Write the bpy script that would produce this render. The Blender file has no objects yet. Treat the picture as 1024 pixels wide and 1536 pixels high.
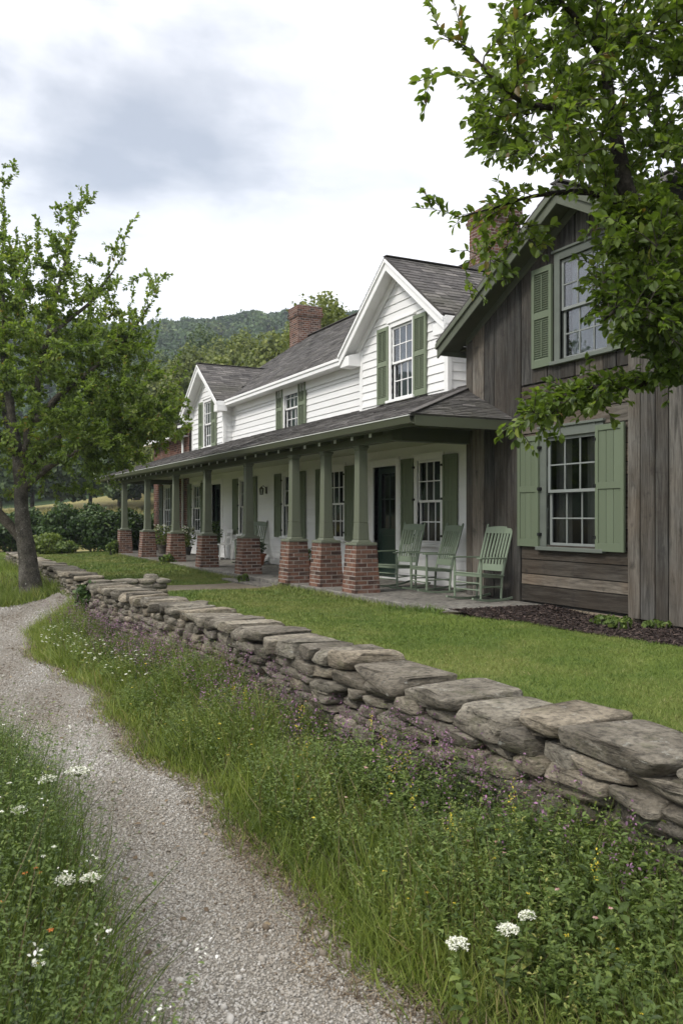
import bpy, bmesh, math, random
import numpy as np
from mathutils import Vector, Matrix, noise as mnoise

random.seed(7)
RNG = np.random.default_rng(11)
scene = bpy.context.scene
COL = scene.collection
R = math.radians
ORG = {}            # world origin of every object (for parts built in world coordinates)

# ------------------------------------------------------------------ helpers
class MB:
    """collects polygons, builds ONE mesh object"""
    def __init__(s):
        s.v = []; s.f = []; s.r = []; s.uv = None
    def add(s, vs, fs, rnd=None):
        o = len(s.v); rnd = random.random() if rnd is None else rnd
        s.v.extend([tuple(p) for p in vs])
        for f in fs:
            s.f.append([i + o for i in f]); s.r.append(rnd)
    def hexa(s, p, rnd=None):
        s.add(p, [(0,3,2,1),(4,5,6,7),(0,1,5,4),(1,2,6,5),(2,3,7,6),(3,0,4,7)], rnd)
    def box(s, x0, x1, y0, y1, z0, z1, rnd=None):
        s.hexa([(x0,y0,z0),(x1,y0,z0),(x1,y1,z0),(x0,y1,z0),(x0,y0,z1),(x1,y0,z1),(x1,y1,z1),(x0,y1,z1)], rnd)
    def frustum(s, cx, cy, z0, z1, a0, b0, a1, b1, rnd=None):
        s.hexa([(cx-a0,cy-b0,z0),(cx+a0,cy-b0,z0),(cx+a0,cy+b0,z0),(cx-a0,cy+b0,z0),
                (cx-a1,cy-b1,z1),(cx+a1,cy-b1,z1),(cx+a1,cy+b1,z1),(cx-a1,cy+b1,z1)], rnd)
    def beam(s, a, b, w, h, up=(0,0,1), rnd=None):
        a = Vector(a); b = Vector(b); d = (b-a).normalized(); u = Vector(up)
        sd = d.cross(u)
        if sd.length < 1e-4: sd = d.cross(Vector((1,0,0)))
        sd.normalize(); u = sd.cross(d).normalized()
        q = []
        for p in (a, b):
            for i, j in ((-1,-1),(1,-1),(1,1),(-1,1)):
                q.append(p + sd*(w/2*i) + u*(h/2*j))
        s.add(q, [(0,1,2,3),(7,6,5,4),(0,4,5,1),(1,5,6,2),(2,6,7,3),(3,7,4,0)], rnd)
    def prism(s, poly, axis, a, b, rnd=None):
        """poly: 2D points; axis x -> (y,z), axis y -> (x,z), axis z -> (x,y)"""
        def mk(p, t):
            return (t,p[0],p[1]) if axis=='x' else ((p[0],t,p[1]) if axis=='y' else (p[0],p[1],t))
        n = len(poly)
        vs = [mk(p,a) for p in poly] + [mk(p,b) for p in poly]
        fs = [tuple(range(n))[::-1], tuple(range(n,2*n))] + [(i,(i+1)%n,(i+1)%n+n,i+n) for i in range(n)]
        s.add(vs, fs, rnd)
    def tube(s, pts, rad, n=6, rnd=None, cap=True):
        pts = [Vector(p) for p in pts]; m = len(pts); vs = []; fs = []
        ref = Vector((0.31,0.77,0.55))
        for i, p in enumerate(pts):
            d = (pts[min(i+1,m-1)] - pts[max(i-1,0)])
            d = d.normalized() if d.length > 1e-6 else Vector((0,0,1))
            a = d.cross(ref)
            if a.length < .15: a = d.cross(Vector((1,0,0)))
            a.normalize(); b = d.cross(a)
            rr = rad[i] if hasattr(rad,'__len__') else rad
            for k in range(n):
                t = 2*math.pi*k/n
                vs.append(p + a*(rr*math.cos(t)) + b*(rr*math.sin(t)))
        for i in range(m-1):
            for k in range(n):
                fs.append((i*n+k, i*n+(k+1)%n, (i+1)*n+(k+1)%n, (i+1)*n+k))
        if cap:
            fs.append(tuple(range(n))[::-1]); fs.append(tuple(range((m-1)*n, m*n)))
        s.add(vs, fs, rnd)
    def lathe(s, prof, c=(0,0,0), n=16, rnd=None):
        vs = []; fs = []
        for (r, z) in prof:
            for k in range(n):
                t = 2*math.pi*k/n; vs.append((c[0]+r*math.cos(t), c[1]+r*math.sin(t), c[2]+z))
        for i in range(len(prof)-1):
            for k in range(n):
                fs.append((i*n+k, i*n+(k+1)%n, (i+1)*n+(k+1)%n, (i+1)*n+k))
        fs.append(tuple(range(n))[::-1]); fs.append(tuple(range((len(prof)-1)*n, len(prof)*n)))
        s.add(vs, fs, rnd)
    def build(s, name, mat, parent=None, bevel=0, smooth=False, local=False, recalc=True):
        og = Vector((0,0,0))
        if parent is not None and not local: og = ORG[parent]
        me = bpy.data.meshes.new(name)
        me.from_pydata([(p[0]-og.x, p[1]-og.y, p[2]-og.z) for p in s.v], [], s.f)
        bm = bmesh.new(); bm.from_mesh(me)
        lay = bm.faces.layers.float.new('rnd')
        bm.faces.ensure_lookup_table()
        for i, f in enumerate(bm.faces): f[lay] = s.r[i]; f.smooth = smooth
        if recalc: bmesh.ops.recalc_face_normals(bm, faces=bm.faces)
        bm.to_mesh(me); bm.free()
        me.materials.append(mat)
        o = bpy.data.objects.new(name, me); COL.objects.link(o)
        ORG[o] = og
        if parent is not None: o.parent = parent
        if bevel:
            md = o.modifiers.new('bevel', 'BEVEL'); md.width = bevel; md.segments = 1
            md.limit_method = 'ANGLE'; md.angle_limit = R(40)
        return o

def tag(o, label=None, cat=None, group=None, kind=None):
    if label: o['label'] = label
    if cat: o['category'] = cat
    if group: o['group'] = group
    if kind: o['kind'] = kind
    return o
def empty(name, loc, rz=0):
    o = bpy.data.objects.new(name, None); COL.objects.link(o)
    o.location = loc; o.rotation_euler = (0,0,rz); o.empty_display_size = .2
    ORG[o] = Vector(loc); return o
def copy_tree(o, parent=None):
    c = o.copy(); COL.objects.link(c)
    if parent is not None: c.parent = parent
    for ch in list(o.children): copy_tree(ch, c)
    return c

def np_mesh(name, V, faces, rnd, mat, parent=None, smooth=False):
    """faces: list of (array of shape (n,k)) ; rnd: list of arrays (n)"""
    me = bpy.data.meshes.new(name)
    V = np.asarray(V, dtype=np.float32)
    if parent is not None:
        og = ORG[parent]; V = V - np.array([og.x,og.y,og.z], dtype=np.float32)
    me.vertices.add(len(V)); me.vertices.foreach_set('co', V.ravel())
    loops = np.concatenate([f.ravel() for f in faces]).astype(np.int32)
    sizes = np.concatenate([np.full(len(f), f.shape[1], dtype=np.int32) for f in faces])
    starts = np.concatenate([[0], np.cumsum(sizes)[:-1]]).astype(np.int32)
    me.loops.add(len(loops)); me.loops.foreach_set('vertex_index', loops)
    me.polygons.add(len(sizes)); me.polygons.foreach_set('loop_start', starts)
    me.update(calc_edges=True)
    at = me.attributes.new('rnd', 'FLOAT', 'FACE'); at.data.foreach_set('value', np.concatenate(rnd).astype(np.float32))
    if smooth: me.polygons.foreach_set('use_smooth', np.ones(len(sizes), dtype=bool))
    me.materials.append(mat)
    o = bpy.data.objects.new(name, me); COL.objects.link(o)
    ORG[o] = ORG[parent] if parent is not None else Vector((0,0,0))
    if parent is not None: o.parent = parent
    return o

def norm(a):
    return a / np.maximum(np.linalg.norm(a, axis=-1, keepdims=True), 1e-9)
def frames(d, up):
    """rotation matrices with local y along d, local z near up"""
    y = norm(d); x = norm(np.cross(y, up)); bad = np.linalg.norm(np.cross(y, up), axis=-1) < 1e-3
    x[bad] = np.array([1.,0,0]); z = np.cross(x, y)
    return np.stack([x, y, z], axis=-1)
class Scatter:
    """many small copies of template shapes collected into one mesh"""
    def __init__(s): s.V=[]; s.F={}; s.Rn={}; s.n=0
    def put(s, tv, tf, P, M, S, rnd):
        tv = np.asarray(tv, float); n = len(P)
        if n == 0: return
        S = np.asarray(S, float)
        if S.ndim == 1: S = S[:,None]
        if S.shape[1] == 1: S = np.repeat(S,3,1)
        loc = tv[None,:,:]*S[:,None,:]
        W = np.einsum('nij,nkj->nki', M, loc) + P[:,None,:]
        s.V.append(W.reshape(-1,3)); k = len(tv)
        off = s.n + np.arange(n)*k
        for f in tf:
            a = np.array(f)[None,:] + off[:,None]
            s.F.setdefault(len(f), []).append(a); s.Rn.setdefault(len(f), []).append(np.asarray(rnd))
        s.n += n*k
    def build(s, name, mat, parent=None, smooth=False):
        keys = list(s.F)
        return np_mesh(name, np.concatenate(s.V), [np.concatenate(s.F[k]) for k in keys],
                       [np.concatenate(s.Rn[k]) for k in keys], mat, parent, smooth)
LEAF_V = [(0,0,0),(0,.5,-.04),(0,1,-.16),(-.20,.22,.05),(-.30,.55,.06),(-.17,.82,-.04),(.20,.22,.05),(.30,.55,.06),(.17,.82,-.04)]
LEAF_F = [(0,1,4,3),(1,2,5,4),(0,6,7,1),(1,7,8,2)]
BLADE_V = [(-.5,0,0),(.5,0,0),(-.4,.5,.06),(.4,.5,.06),(0,1,.28)]
BLADE_F = [(0,1,3,2),(2,3,4)]
CARD_V = [(-.5,-.5,0),(.1,-.62,.12),(.55,.1,0),(.15,.6,.1),(-.5,.35,-.05)]
CARD_F = [(0,1,2,3,4)]

# ------------------------------------------------------------------ materials
def new_mat(name):
    m = bpy.data.materials.new(name); m.use_nodes = True
    nt = m.node_tree; nt.nodes.clear()
    out = nt.nodes.new('ShaderNodeOutputMaterial'); b = nt.nodes.new('ShaderNodeBsdfPrincipled')
    nt.links.new(b.outputs[0], out.inputs[0]); return m, nt, b, out
def nd(nt, t, **kw):
    n = nt.nodes.new(t)
    for k, v in kw.items(): setattr(n, k, v)
    return n
def ramp(nt, fac, stops):
    r = nd(nt, 'ShaderNodeValToRGB'); e = r.color_ramp.elements
    e[0].position, e[0].color = stops[0][0], (*stops[0][1],1)
    e[1].position, e[1].color = stops[-1][0], (*stops[-1][1],1)
    for p, c in stops[1:-1]:
        x = e.new(p); x.color = (*c,1)
    nt.links.new(fac, r.inputs[0]); return r.outputs[0]
def math_n(nt, op, a, b=None):
    n = nd(nt, 'ShaderNodeMath', operation=op)
    for i, x in enumerate((a, b)):
        if x is None: continue
        if isinstance(x, (int,float)): n.inputs[i].default_value = x
        else: nt.links.new(x, n.inputs[i])
    return n.outputs[0]
def mixc(nt, fac, a, b, mode='MIX'):
    n = nd(nt, 'ShaderNodeMix', data_type='RGBA', blend_type=mode)
    for i, x in ((0,fac),(6,a),(7,b)):
        if isinstance(x, (int,float)): n.inputs[i].default_value = x
        elif isinstance(x, tuple): n.inputs[i].default_value = (*x,1)
        else: nt.links.new(x, n.inputs[i])
    return n.outputs[2]
def coords(nt, scale=(1,1,1), rnd_shift=0):
    tc = nd(nt, 'ShaderNodeTexCoord'); v = tc.outputs['Object']
    if rnd_shift:
        at = nd(nt, 'ShaderNodeAttribute', attribute_name='rnd')
        m = nd(nt, 'ShaderNodeVectorMath', operation='SCALE'); m.inputs[0].default_value = (37,53,71)
        nt.links.new(at.outputs['Fac'], m.inputs[3])
        a = nd(nt, 'ShaderNodeVectorMath', operation='ADD'); nt.links.new(v, a.inputs[0]); nt.links.new(m.outputs[0], a.inputs[1]); v = a.outputs[0]
    mp = nd(nt, 'ShaderNodeMapping'); mp.inputs['Scale'].default_value = scale
    nt.links.new(v, mp.inputs[0]); return mp.outputs[0]
def noise(nt, vec, scale, detail=4, rough=.55, dist=0):
    n = nd(nt, 'ShaderNodeTexNoise'); n.inputs['Scale'].default_value = scale
    n.inputs['Detail'].default_value = detail; n.inputs['Roughness'].default_value = rough; n.inputs['Distortion'].default_value = dist
    nt.links.new(vec, n.inputs['Vector']); return n.outputs[0]
def bump(nt, b, h, strength=.4, dist=.01):
    n = nd(nt, 'ShaderNodeBump'); n.inputs['Strength'].default_value = strength; n.inputs['Distance'].default_value = dist
    nt.links.new(h, n.inputs['Height']); nt.links.new(n.outputs[0], b.inputs['Normal'])
def rndv(nt): return nd(nt, 'ShaderNodeAttribute', attribute_name='rnd').outputs['Fac']

def paint(name, c, rough=.55, var=.12, dirt=.25, grain=(3,3,3), bstr=.15, dirtcol=None, spec=.3):
    m, nt, b, _ = new_mat(name)
    v = coords(nt, grain, 1)
    n1 = noise(nt, v, 1.3, 6, .6); n2 = noise(nt, coords(nt), 22, 5, .6); n3 = noise(nt, coords(nt), .55, 4, .6)
    d = dirtcol or tuple(x*.55 for x in c)
    lo = tuple(x*(1-var) for x in c); hi = tuple(min(1,x*(1+var)) for x in c)
    base = mixc(nt, rndv(nt), lo, hi)
    base = mixc(nt, math_n(nt,'MULTIPLY', ramp(nt, n1, [(.42,(0,0,0)),(.75,(1,1,1))]), dirt), base, d)
    base = mixc(nt, math_n(nt,'MULTIPLY', ramp(nt, n3, [(.45,(0,0,0)),(.7,(1,1,1))]), dirt*.6), base, d)
    nt.links.new(base, b.inputs['Base Color'])
    b.inputs['Roughness'].default_value = rough; b.inputs['Specular IOR Level'].default_value = spec
    bump(nt, b, n2, bstr, .004); return m
def foliage(name, stops, trans=.3, rough=.5, spec=.35):
    m, nt, b, out = new_mat(name)
    c = ramp(nt, rndv(nt), stops)
    nt.links.new(c, b.inputs['Base Color']); b.inputs['Roughness'].default_value = rough
    b.inputs['Specular IOR Level'].default_value = spec
    if trans:
        t = nd(nt, 'ShaderNodeBsdfTranslucent')
        tc = mixc(nt, 1.0, c, (1.25,1.35,.55), 'MULTIPLY'); nt.links.new(tc, t.inputs[0])
        mx = nd(nt, 'ShaderNodeMixShader'); mx.inputs[0].default_value = trans
        nt.links.new(b.outputs[0], mx.inputs[1]); nt.links.new(t.outputs[0], mx.inputs[2]); nt.links.new(mx.outputs[0], out.inputs[0])
    return m
def wood(name, grain, dark, mid, light, brown):
    m, nt, b, _ = new_mat(name)
    v = coords(nt, grain, 1)
    g = noise(nt, v, 1.0, 9, .68, .6); g2 = noise(nt, v, 4.5, 5, .7, .2)
    p = noise(nt, coords(nt, (1,1,1), 1), 1.1, 4, .6); q = noise(nt, coords(nt), 5, 5, .65)
    c = ramp(nt, g, [(.25,dark),(.42,mid),(.60,light),(.8,mid)])
    c = mixc(nt, ramp(nt, p, [(.38,(0,0,0)),(.62,(.95,.95,.95))]), c, mixc(nt, .45, c, brown))
    c = mixc(nt, .55, c, mixc(nt, 1.0, c, ramp(nt, g2, [(.3,(.45,.45,.45)),(.62,(1.2,1.2,1.2))]), 'MULTIPLY'))
    tone = ramp(nt, rndv(nt), [(0,(.33,.33,.33)),(.5,(.85,.845,.835)),(1,(1.5,1.45,1.38))])
    c = mixc(nt, 1.0, c, tone, 'MULTIPLY')
    c = mixc(nt, ramp(nt, q, [(.58,(0,0,0)),(.75,(.6,.6,.6))]), c, dark)
    nt.links.new(c, b.inputs['Base Color']); b.inputs['Roughness'].default_value = .85; b.inputs['Specular IOR Level'].default_value = .2
    h = math_n(nt,'ADD', g, math_n(nt,'MULTIPLY', g2, .5)); bump(nt, b, h, .7, .012); return m
def stone(name, stops, moss=.3, scale=1.0):
    m, nt, b, _ = new_mat(name)
    v = coords(nt, (scale,scale,scale*(3.0 if name.startswith('grey field') else 1)), 1)
    n1 = noise(nt, v, 3.5, 8, .65, .3); n2 = noise(nt, v, 26, 6, .7); n3 = noise(nt, coords(nt), 6, 6, .7); n4 = noise(nt, v, 80, 3, .7)
    c = ramp(nt, n1, stops)
    tone = ramp(nt, rndv(nt), [(0,(.52,.52,.52)),(.3,(.80,.79,.77)),(.6,(.98,1.0,1.0)),(.85,(1.12,1.07,.99)),(1,(1.3,1.27,1.22))])
    c = mixc(nt, 1.0, c, tone, 'MULTIPLY')
    c = mixc(nt, 1.0, c, ramp(nt, n2, [(.32,(.36,.36,.37)),(.56,(1.2,1.18,1.14))]), 'MULTIPLY')
    if moss:
        c = mixc(nt, math_n(nt,'MULTIPLY', ramp(nt, n3, [(.55,(0,0,0)),(.7,(1,1,1))]), moss), c, (.10,.105,.05))
        c = mixc(nt, math_n(nt,'MULTIPLY', ramp(nt, noise(nt, v, 9, 6, .75), [(.60,(0,0,0)),(.66,(1,1,1))]), .55), c, (.42,.42,.37))
    nt.links.new(c, b.inputs['Base Color']); b.inputs['Roughness'].default_value = .9; b.inputs['Specular IOR Level'].default_value = .2
    bump(nt, b, math_n(nt,'ADD', math_n(nt,'ADD', n1, math_n(nt,'MULTIPLY', n2, .6)), math_n(nt,'MULTIPLY', n4, .25)), 1.0, .035); return m
def ground_mat(name, stops, s1=.5, s2=8, s3=60, bs=.5):
    m, nt, b, _ = new_mat(name)
    v = coords(nt)
    n = math_n(nt,'ADD', math_n(nt,'MULTIPLY', noise(nt, v, s1, 5, .6), .55), math_n(nt,'MULTIPLY', noise(nt, v, s2, 5, .65), .45))
    c = ramp(nt, n, stops); n3 = noise(nt, v, s3, 4, .7)
    c = mixc(nt, 1.0, c, ramp(nt, n3, [(.3,(.55,.55,.55)),(.7,(1.35,1.35,1.3))]), 'MULTIPLY')
    nt.links.new(c, b.inputs['Base Color']); b.inputs['Roughness'].default_value = .95; b.inputs['Specular IOR Level'].default_value = .15
    bump(nt, b, n3, bs, .02); return m

M = {}
M['siding'] = paint('white clapboard paint', (.80,.80,.785), .5, .035, .10, (1,1,9), .12, (.55,.54,.50))
M['trim'] = paint('white trim paint', (.82,.82,.80), .45, .03, .08, (2,2,2), .1, (.55,.54,.50))
M['ceil'] = paint('porch ceiling paint', (.50,.52,.38), .5, .05, .1)
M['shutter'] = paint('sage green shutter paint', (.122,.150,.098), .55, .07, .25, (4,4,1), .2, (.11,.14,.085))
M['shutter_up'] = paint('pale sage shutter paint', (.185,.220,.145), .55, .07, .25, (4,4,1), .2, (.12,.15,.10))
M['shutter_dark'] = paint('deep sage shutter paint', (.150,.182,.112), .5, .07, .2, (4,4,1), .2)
M['post'] = paint('grey green post paint', (.138,.152,.108), .5, .06, .28, (5,5,1), .2)
M['beam'] = paint('olive green beam paint', (.085,.096,.058), .55, .06, .3, (4,1,4), .2)
M['gutter'] = paint('green metal gutter', (.078,.086,.056), .45, .05, .2, (1,1,1), .05)
M['gutter_lip'] = paint('worn pale gutter edge', (.62,.64,.60), .35, .05, .3)
M['barn_trim'] = paint('grey green barn trim', (.12,.135,.115), .6, .1, .4, (4,1,4), .3)
M['barn_sash'] = paint('pale grey sash paint', (.21,.228,.215), .55, .05, .3)
M['rake_green'] = paint('mossy green rake board', (.108,.120,.086), .65, .08, .5, (3,3,3), .3, (.055,.062,.04))
M['chair'] = paint('faded green chair paint', (.165,.205,.145), .5, .07, .25, (5,5,5), .2, (.12,.15,.10))
M['door'] = paint('dark green door paint', (.018,.040,.028), .3, .05, .1, spec=.5)
M['black'] = paint('black iron', (.012,.012,.012), .45, .05, .1)
M['brass'] = paint('aged metal', (.10,.09,.07), .35, .05, .2)
M['curtain'] = paint('curtain cloth', (.13,.125,.115), .9, .05, .1)
M['lace'] = paint('white curtain cloth', (.42,.45,.48), .9, .05, .05)
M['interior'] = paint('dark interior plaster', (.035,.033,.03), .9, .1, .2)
M['terracotta'] = paint('terracotta', (.30,.115,.06), .8, .1, .4)
M['wire'] = paint('white painted wood', (.7,.7,.68), .5, .05, .2)
M['wood_v'] = wood('weathered vertical planks', (17,17,1.3), (.016,.0155,.0145), (.060,.058,.053), (.135,.130,.119), (.098,.074,.050))
M['wood_h'] = wood('weathered horizontal planks', (17,1.3,17), (.018,.016,.014), (.074,.066,.055), (.155,.140,.118), (.130,.092,.060))
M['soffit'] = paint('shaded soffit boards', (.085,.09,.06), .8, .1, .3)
M['mortar'] = paint('lime mortar', (.35,.32,.285), .95, .06, .4, bstr=.5)
M['stone'] = stone('grey field stone', [(.25,(.042,.038,.031)),(.40,(.140,.126,.103)),(.56,(.235,.215,.178)),(.8,(.36,.335,.285))], .55)
M['stone_in'] = stone('dark packed rubble', [(.3,(.04,.037,.032)),(.7,(.10,.093,.08))], .2)
M['slab'] = stone('worn porch concrete', [(.25,(.125,.116,.102)),(.5,(.20,.19,.172)),(.8,(.27,.257,.235))], .0, .5)
M['found'] = stone('old foundation', [(.25,(.16,.13,.10)),(.5,(.25,.21,.16)),(.8,(.33,.285,.23))], .15)
M['bark'] = stone('grey bark', [(.3,(.03,.027,.022)),(.5,(.085,.078,.066)),(.75,(.16,.15,.13))], .3, 1.6)
M['bark_d'] = stone('dark furrowed bark', [(.3,(.014,.012,.010)),(.5,(.045,.039,.033)),(.75,(.095,.086,.074))], .25, 1.8)
M['twig'] = paint('dark twig bark', (.045,.038,.030), .85, .15, .3)
def brick_mat():
    m, nt, b, _ = new_mat('old red brick')
    v = coords(nt, (1,1,1), 1); n = noise(nt, v, 14, 6, .7); n2 = noise(nt, coords(nt), 3, 5, .7); n3 = noise(nt, v, 70, 3, .6)
    c = ramp(nt, rndv(nt), [(0,(.052,.035,.029)),(.22,(.112,.058,.043)),(.5,(.155,.077,.053)),(.8,(.20,.110,.076)),(1,(.12,.085,.068))])
    c = mixc(nt, 1.0, c, ramp(nt, n, [(.3,(.6,.6,.6)),(.7,(1.25,1.2,1.2))]), 'MULTIPLY')
    c = mixc(nt, ramp(nt, n2, [(.55,(0,0,0)),(.72,(.5,.5,.5))]), c, (.33,.28,.24))
    nt.links.new(c, b.inputs['Base Color']); b.inputs['Roughness'].default_value = .9; b.inputs['Specular IOR Level'].default_value = .2
    bump(nt, b, math_n(nt,'ADD', n, math_n(nt,'MULTIPLY', n3, .4)), .6, .008); return m
M['brick'] = brick_mat()
def shingle_mat():
    m, nt, b, _ = new_mat('grey asphalt shingle')
    v = coords(nt, (1,1,1), 1); n = noise(nt, v, 110, 3, .7); n2 = noise(nt, coords(nt), .9, 5, .6); n3 = noise(nt, v, 9, 5, .6)
    c = ramp(nt, rndv(nt), [(0,(.045,.043,.042)),(.4,(.085,.080,.077)),(.75,(.115,.108,.102)),(1,(.165,.155,.145))])
    c = mixc(nt, 1.0, c, ramp(nt, n3, [(.3,(.7,.7,.7)),(.7,(1.25,1.25,1.25))]), 'MULTIPLY')
    c = mixc(nt, 1.0, c, ramp(nt, n, [(.3,(.6,.6,.6)),(.7,(1.4,1.4,1.4))]), 'MULTIPLY')
    c = mixc(nt, ramp(nt, n2, [(.5,(0,0,0)),(.75,(.45,.45,.45))]), c, (.075,.075,.05))
    nt.links.new(c, b.inputs['Base Color']); b.inputs['Roughness'].default_value = .95; b.inputs['Specular IOR Level'].default_value = .2
    bump(nt, b, n, .5, .006); return m
M['shingle'] = shingle_mat()
def glass_mat(name, ior=1.9, tint=(.82,.86,.86)):
    m, nt, b, out = new_mat(name); nt.nodes.remove(b)
    t = nd(nt,'ShaderNodeBsdfTransparent'); t.inputs[0].default_value = (*tint,1)
    g = nd(nt,'ShaderNodeBsdfGlossy'); g.inputs['Roughness'].default_value = .015; g.inputs[0].default_value = (.95,.97,1,1)
    fr = nd(nt,'ShaderNodeFresnel'); fr.inputs[0].default_value = ior
    n = noise(nt, coords(nt, (1,1,1), 1), 1.6, 2, .5); bp = nd(nt,'ShaderNodeBump'); bp.inputs['Strength'].default_value = .12; bp.inputs['Distance'].default_value = .03
    nt.links.new(n, bp.inputs['Height']); nt.links.new(bp.outputs[0], g.inputs['Normal'])
    mx = nd(nt,'ShaderNodeMixShader'); nt.links.new(fr.outputs[0], mx.inputs[0]); nt.links.new(t.outputs[0], mx.inputs[1]); nt.links.new(g.outputs[0], mx.inputs[2])
    nt.links.new(mx.outputs[0], out.inputs[0]); return m
M['glass'] = glass_mat('old window glass', 1.6)
M['glass_up'] = glass_mat('upper window glass', 2.15, (.85,.9,.93))
M['leaf'] = foliage('apple leaf', [(0,(.052,.084,.019)),(.45,(.116,.172,.034)),(.8,(.182,.240,.052)),(.96,(.28,.31,.08)),(1,(.20,.14,.06))], .48, .42)
M['leaf2'] = foliage('orchard leaf', [(0,(.070,.112,.026)),(.45,(.152,.216,.050)),(.8,(.222,.286,.072)),(.97,(.32,.35,.10)),(1,(.26,.19,.08))], .48, .5)
M['bgleaf'] = foliage('bright woodland leaf', [(0,(.06,.085,.018)),(.5,(.135,.165,.036)),(1,(.22,.235,.06))], .25, .6)
M['bgleaf_d'] = foliage('dark woodland leaf', [(0,(.026,.048,.016)),(.5,(.056,.092,.027)),(1,(.10,.138,.042))], .2, .6)
M['forest'] = foliage('hill forest leaf', [(0,(.018,.042,.016)),(.5,(.038,.078,.024)),(.85,(.068,.112,.030)),(1,(.11,.14,.038))], .15, .7)
M['hedge'] = foliage('hedge leaf', [(0,(.020,.042,.013)),(.5,(.048,.088,.022)),(.9,(.085,.135,.032)),(1,(.15,.20,.05))], .2, .5)
M['yellowbush'] = foliage('yellow green leaf', [(0,(.06,.09,.015)),(.6,(.15,.20,.04)),(1,(.26,.30,.07))], .3, .5)
M['lawn'] = ground_mat('mown lawn soil and thatch', [(.3,(.060,.092,.016)),(.48,(.10,.140,.026)),(.62,(.14,.165,.042)),(.75,(.20,.19,.08))], .45, 3, 90)
def lawn_blades():
    m, nt, b, out = new_mat('mown grass blade')
    v = coords(nt); n = math_n(nt,'ADD', math_n(nt,'MULTIPLY', noise(nt, v, .42, 5, .6), .6), math_n(nt,'MULTIPLY', noise(nt, v, 1.9, 5, .65), .4))
    a = ramp(nt, rndv(nt), [(0,(.056,.094,.016)),(.5,(.106,.158,.028)),(.9,(.168,.213,.046)),(1,(.27,.25,.11))])
    d = ramp(nt, rndv(nt), [(0,(.15,.165,.04)),(.5,(.24,.235,.075)),(1,(.36,.31,.15))])
    c = mixc(nt, ramp(nt, n, [(.44,(0,0,0)),(.60,(.7,.7,.7))]), a, d)
    c = mixc(nt, ramp(nt, noise(nt, coords(nt), 1.25, 4, .6), [(.50,(0,0,0)),(.64,(.55,.55,.55))]), c, (.060,.115,.022))
    nt.links.new(c, b.inputs['Base Color']); b.inputs['Roughness'].default_value = .55; b.inputs['Specular IOR Level'].default_value = .25
    return m
M['lawnblade'] = lawn_blades()
M['grass'] = foliage('long verge grass', [(0,(.055,.085,.017)),(.4,(.140,.190,.038)),(.72,(.225,.270,.062)),(.9,(.32,.32,.11)),(1,(.36,.28,.15))], .3, .5)
M['weed'] = foliage('verge weed leaf', [(0,(.040,.066,.016)),(.5,(.105,.158,.034)),(.9,(.185,.235,.058)),(1,(.28,.28,.08))], .3, .5)
M['weed_d'] = foliage('dusky weed leaf', [(0,(.018,.034,.014)),(.5,(.036,.062,.022)),(1,(.075,.085,.04))], .25, .55)
M['purple'] = foliage('purple petals', [(0,(.09,.05,.08)),(.5,(.17,.09,.15)),(.9,(.26,.14,.22)),(1,(.38,.19,.34))], .2, .6)
M['whitefl'] = foliage('white petals', [(0,(.50,.52,.42)),(.6,(.72,.72,.66)),(1,(.82,.80,.76))], .2, .6)
M['yellowfl'] = foliage('yellow petals', [(0,(.42,.32,.03)),(1,(.62,.50,.05))], .2, .6)
M['pinkfl'] = foliage('pink petals', [(0,(.34,.16,.15)),(1,(.52,.36,.32))], .2, .6)
M['orangefl'] = foliage('orange petals', [(0,(.45,.13,.03)),(1,(.55,.22,.05))], .2, .6)
M['straw'] = foliage('dry straw', [(0,(.050,.034,.020)),(.5,(.115,.082,.050)),(.85,(.20,.15,.09)),(1,(.32,.26,.16))], .1, .8)
M['meadow'] = foliage('pale meadow grass', [(0,(.13,.135,.045)),(.5,(.24,.225,.085)),(1,(.36,.31,.15))], .25, .7)
M['soil'] = ground_mat('verge soil', [(.3,(.035,.030,.018)),(.5,(.06,.055,.026)),(.7,(.07,.085,.03))], .7, 6, 50)
M['field'] = ground_mat('far meadow ground', [(.3,(.15,.155,.055)),(.5,(.23,.205,.085)),(.7,(.28,.24,.12))], .06, .8, 6)
M['gravelbed'] = ground_mat('compacted gravel', [(.3,(.17,.15,.125)),(.5,(.27,.25,.22)),(.7,(.36,.34,.31))], .9, 9, 120, 1.0)
M['walk'] = ground_mat('brown walkway gravel', [(.3,(.11,.088,.062)),(.5,(.165,.14,.105)),(.7,(.21,.185,.145))], .9, 9, 80, .8)
M['mulchbed'] = ground_mat('mulch bed', [(.3,(.018,.012,.010)),(.5,(.036,.024,.019)),(.7,(.055,.04,.032))], 1.5, 14, 70, 1.0)
M['hillside'] = ground_mat('wooded hillside', [(.3,(.018,.032,.012)),(.5,(.028,.05,.017)),(.7,(.045,.07,.022))], .03, .3, 2)
M['chip'] = foliage('bark mulch chip', [(0,(.015,.010,.009)),(.6,(.042,.028,.023)),(1,(.11,.08,.065))], 0, .9)
M['pebble'] = foliage('grey gravel stone', [(0,(.125,.098,.070)),(.2,(.215,.188,.150)),(.55,(.305,.285,.250)),(.9,(.40,.387,.358)),(1,(.49,.48,.455))], 0, .85, .25)

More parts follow.
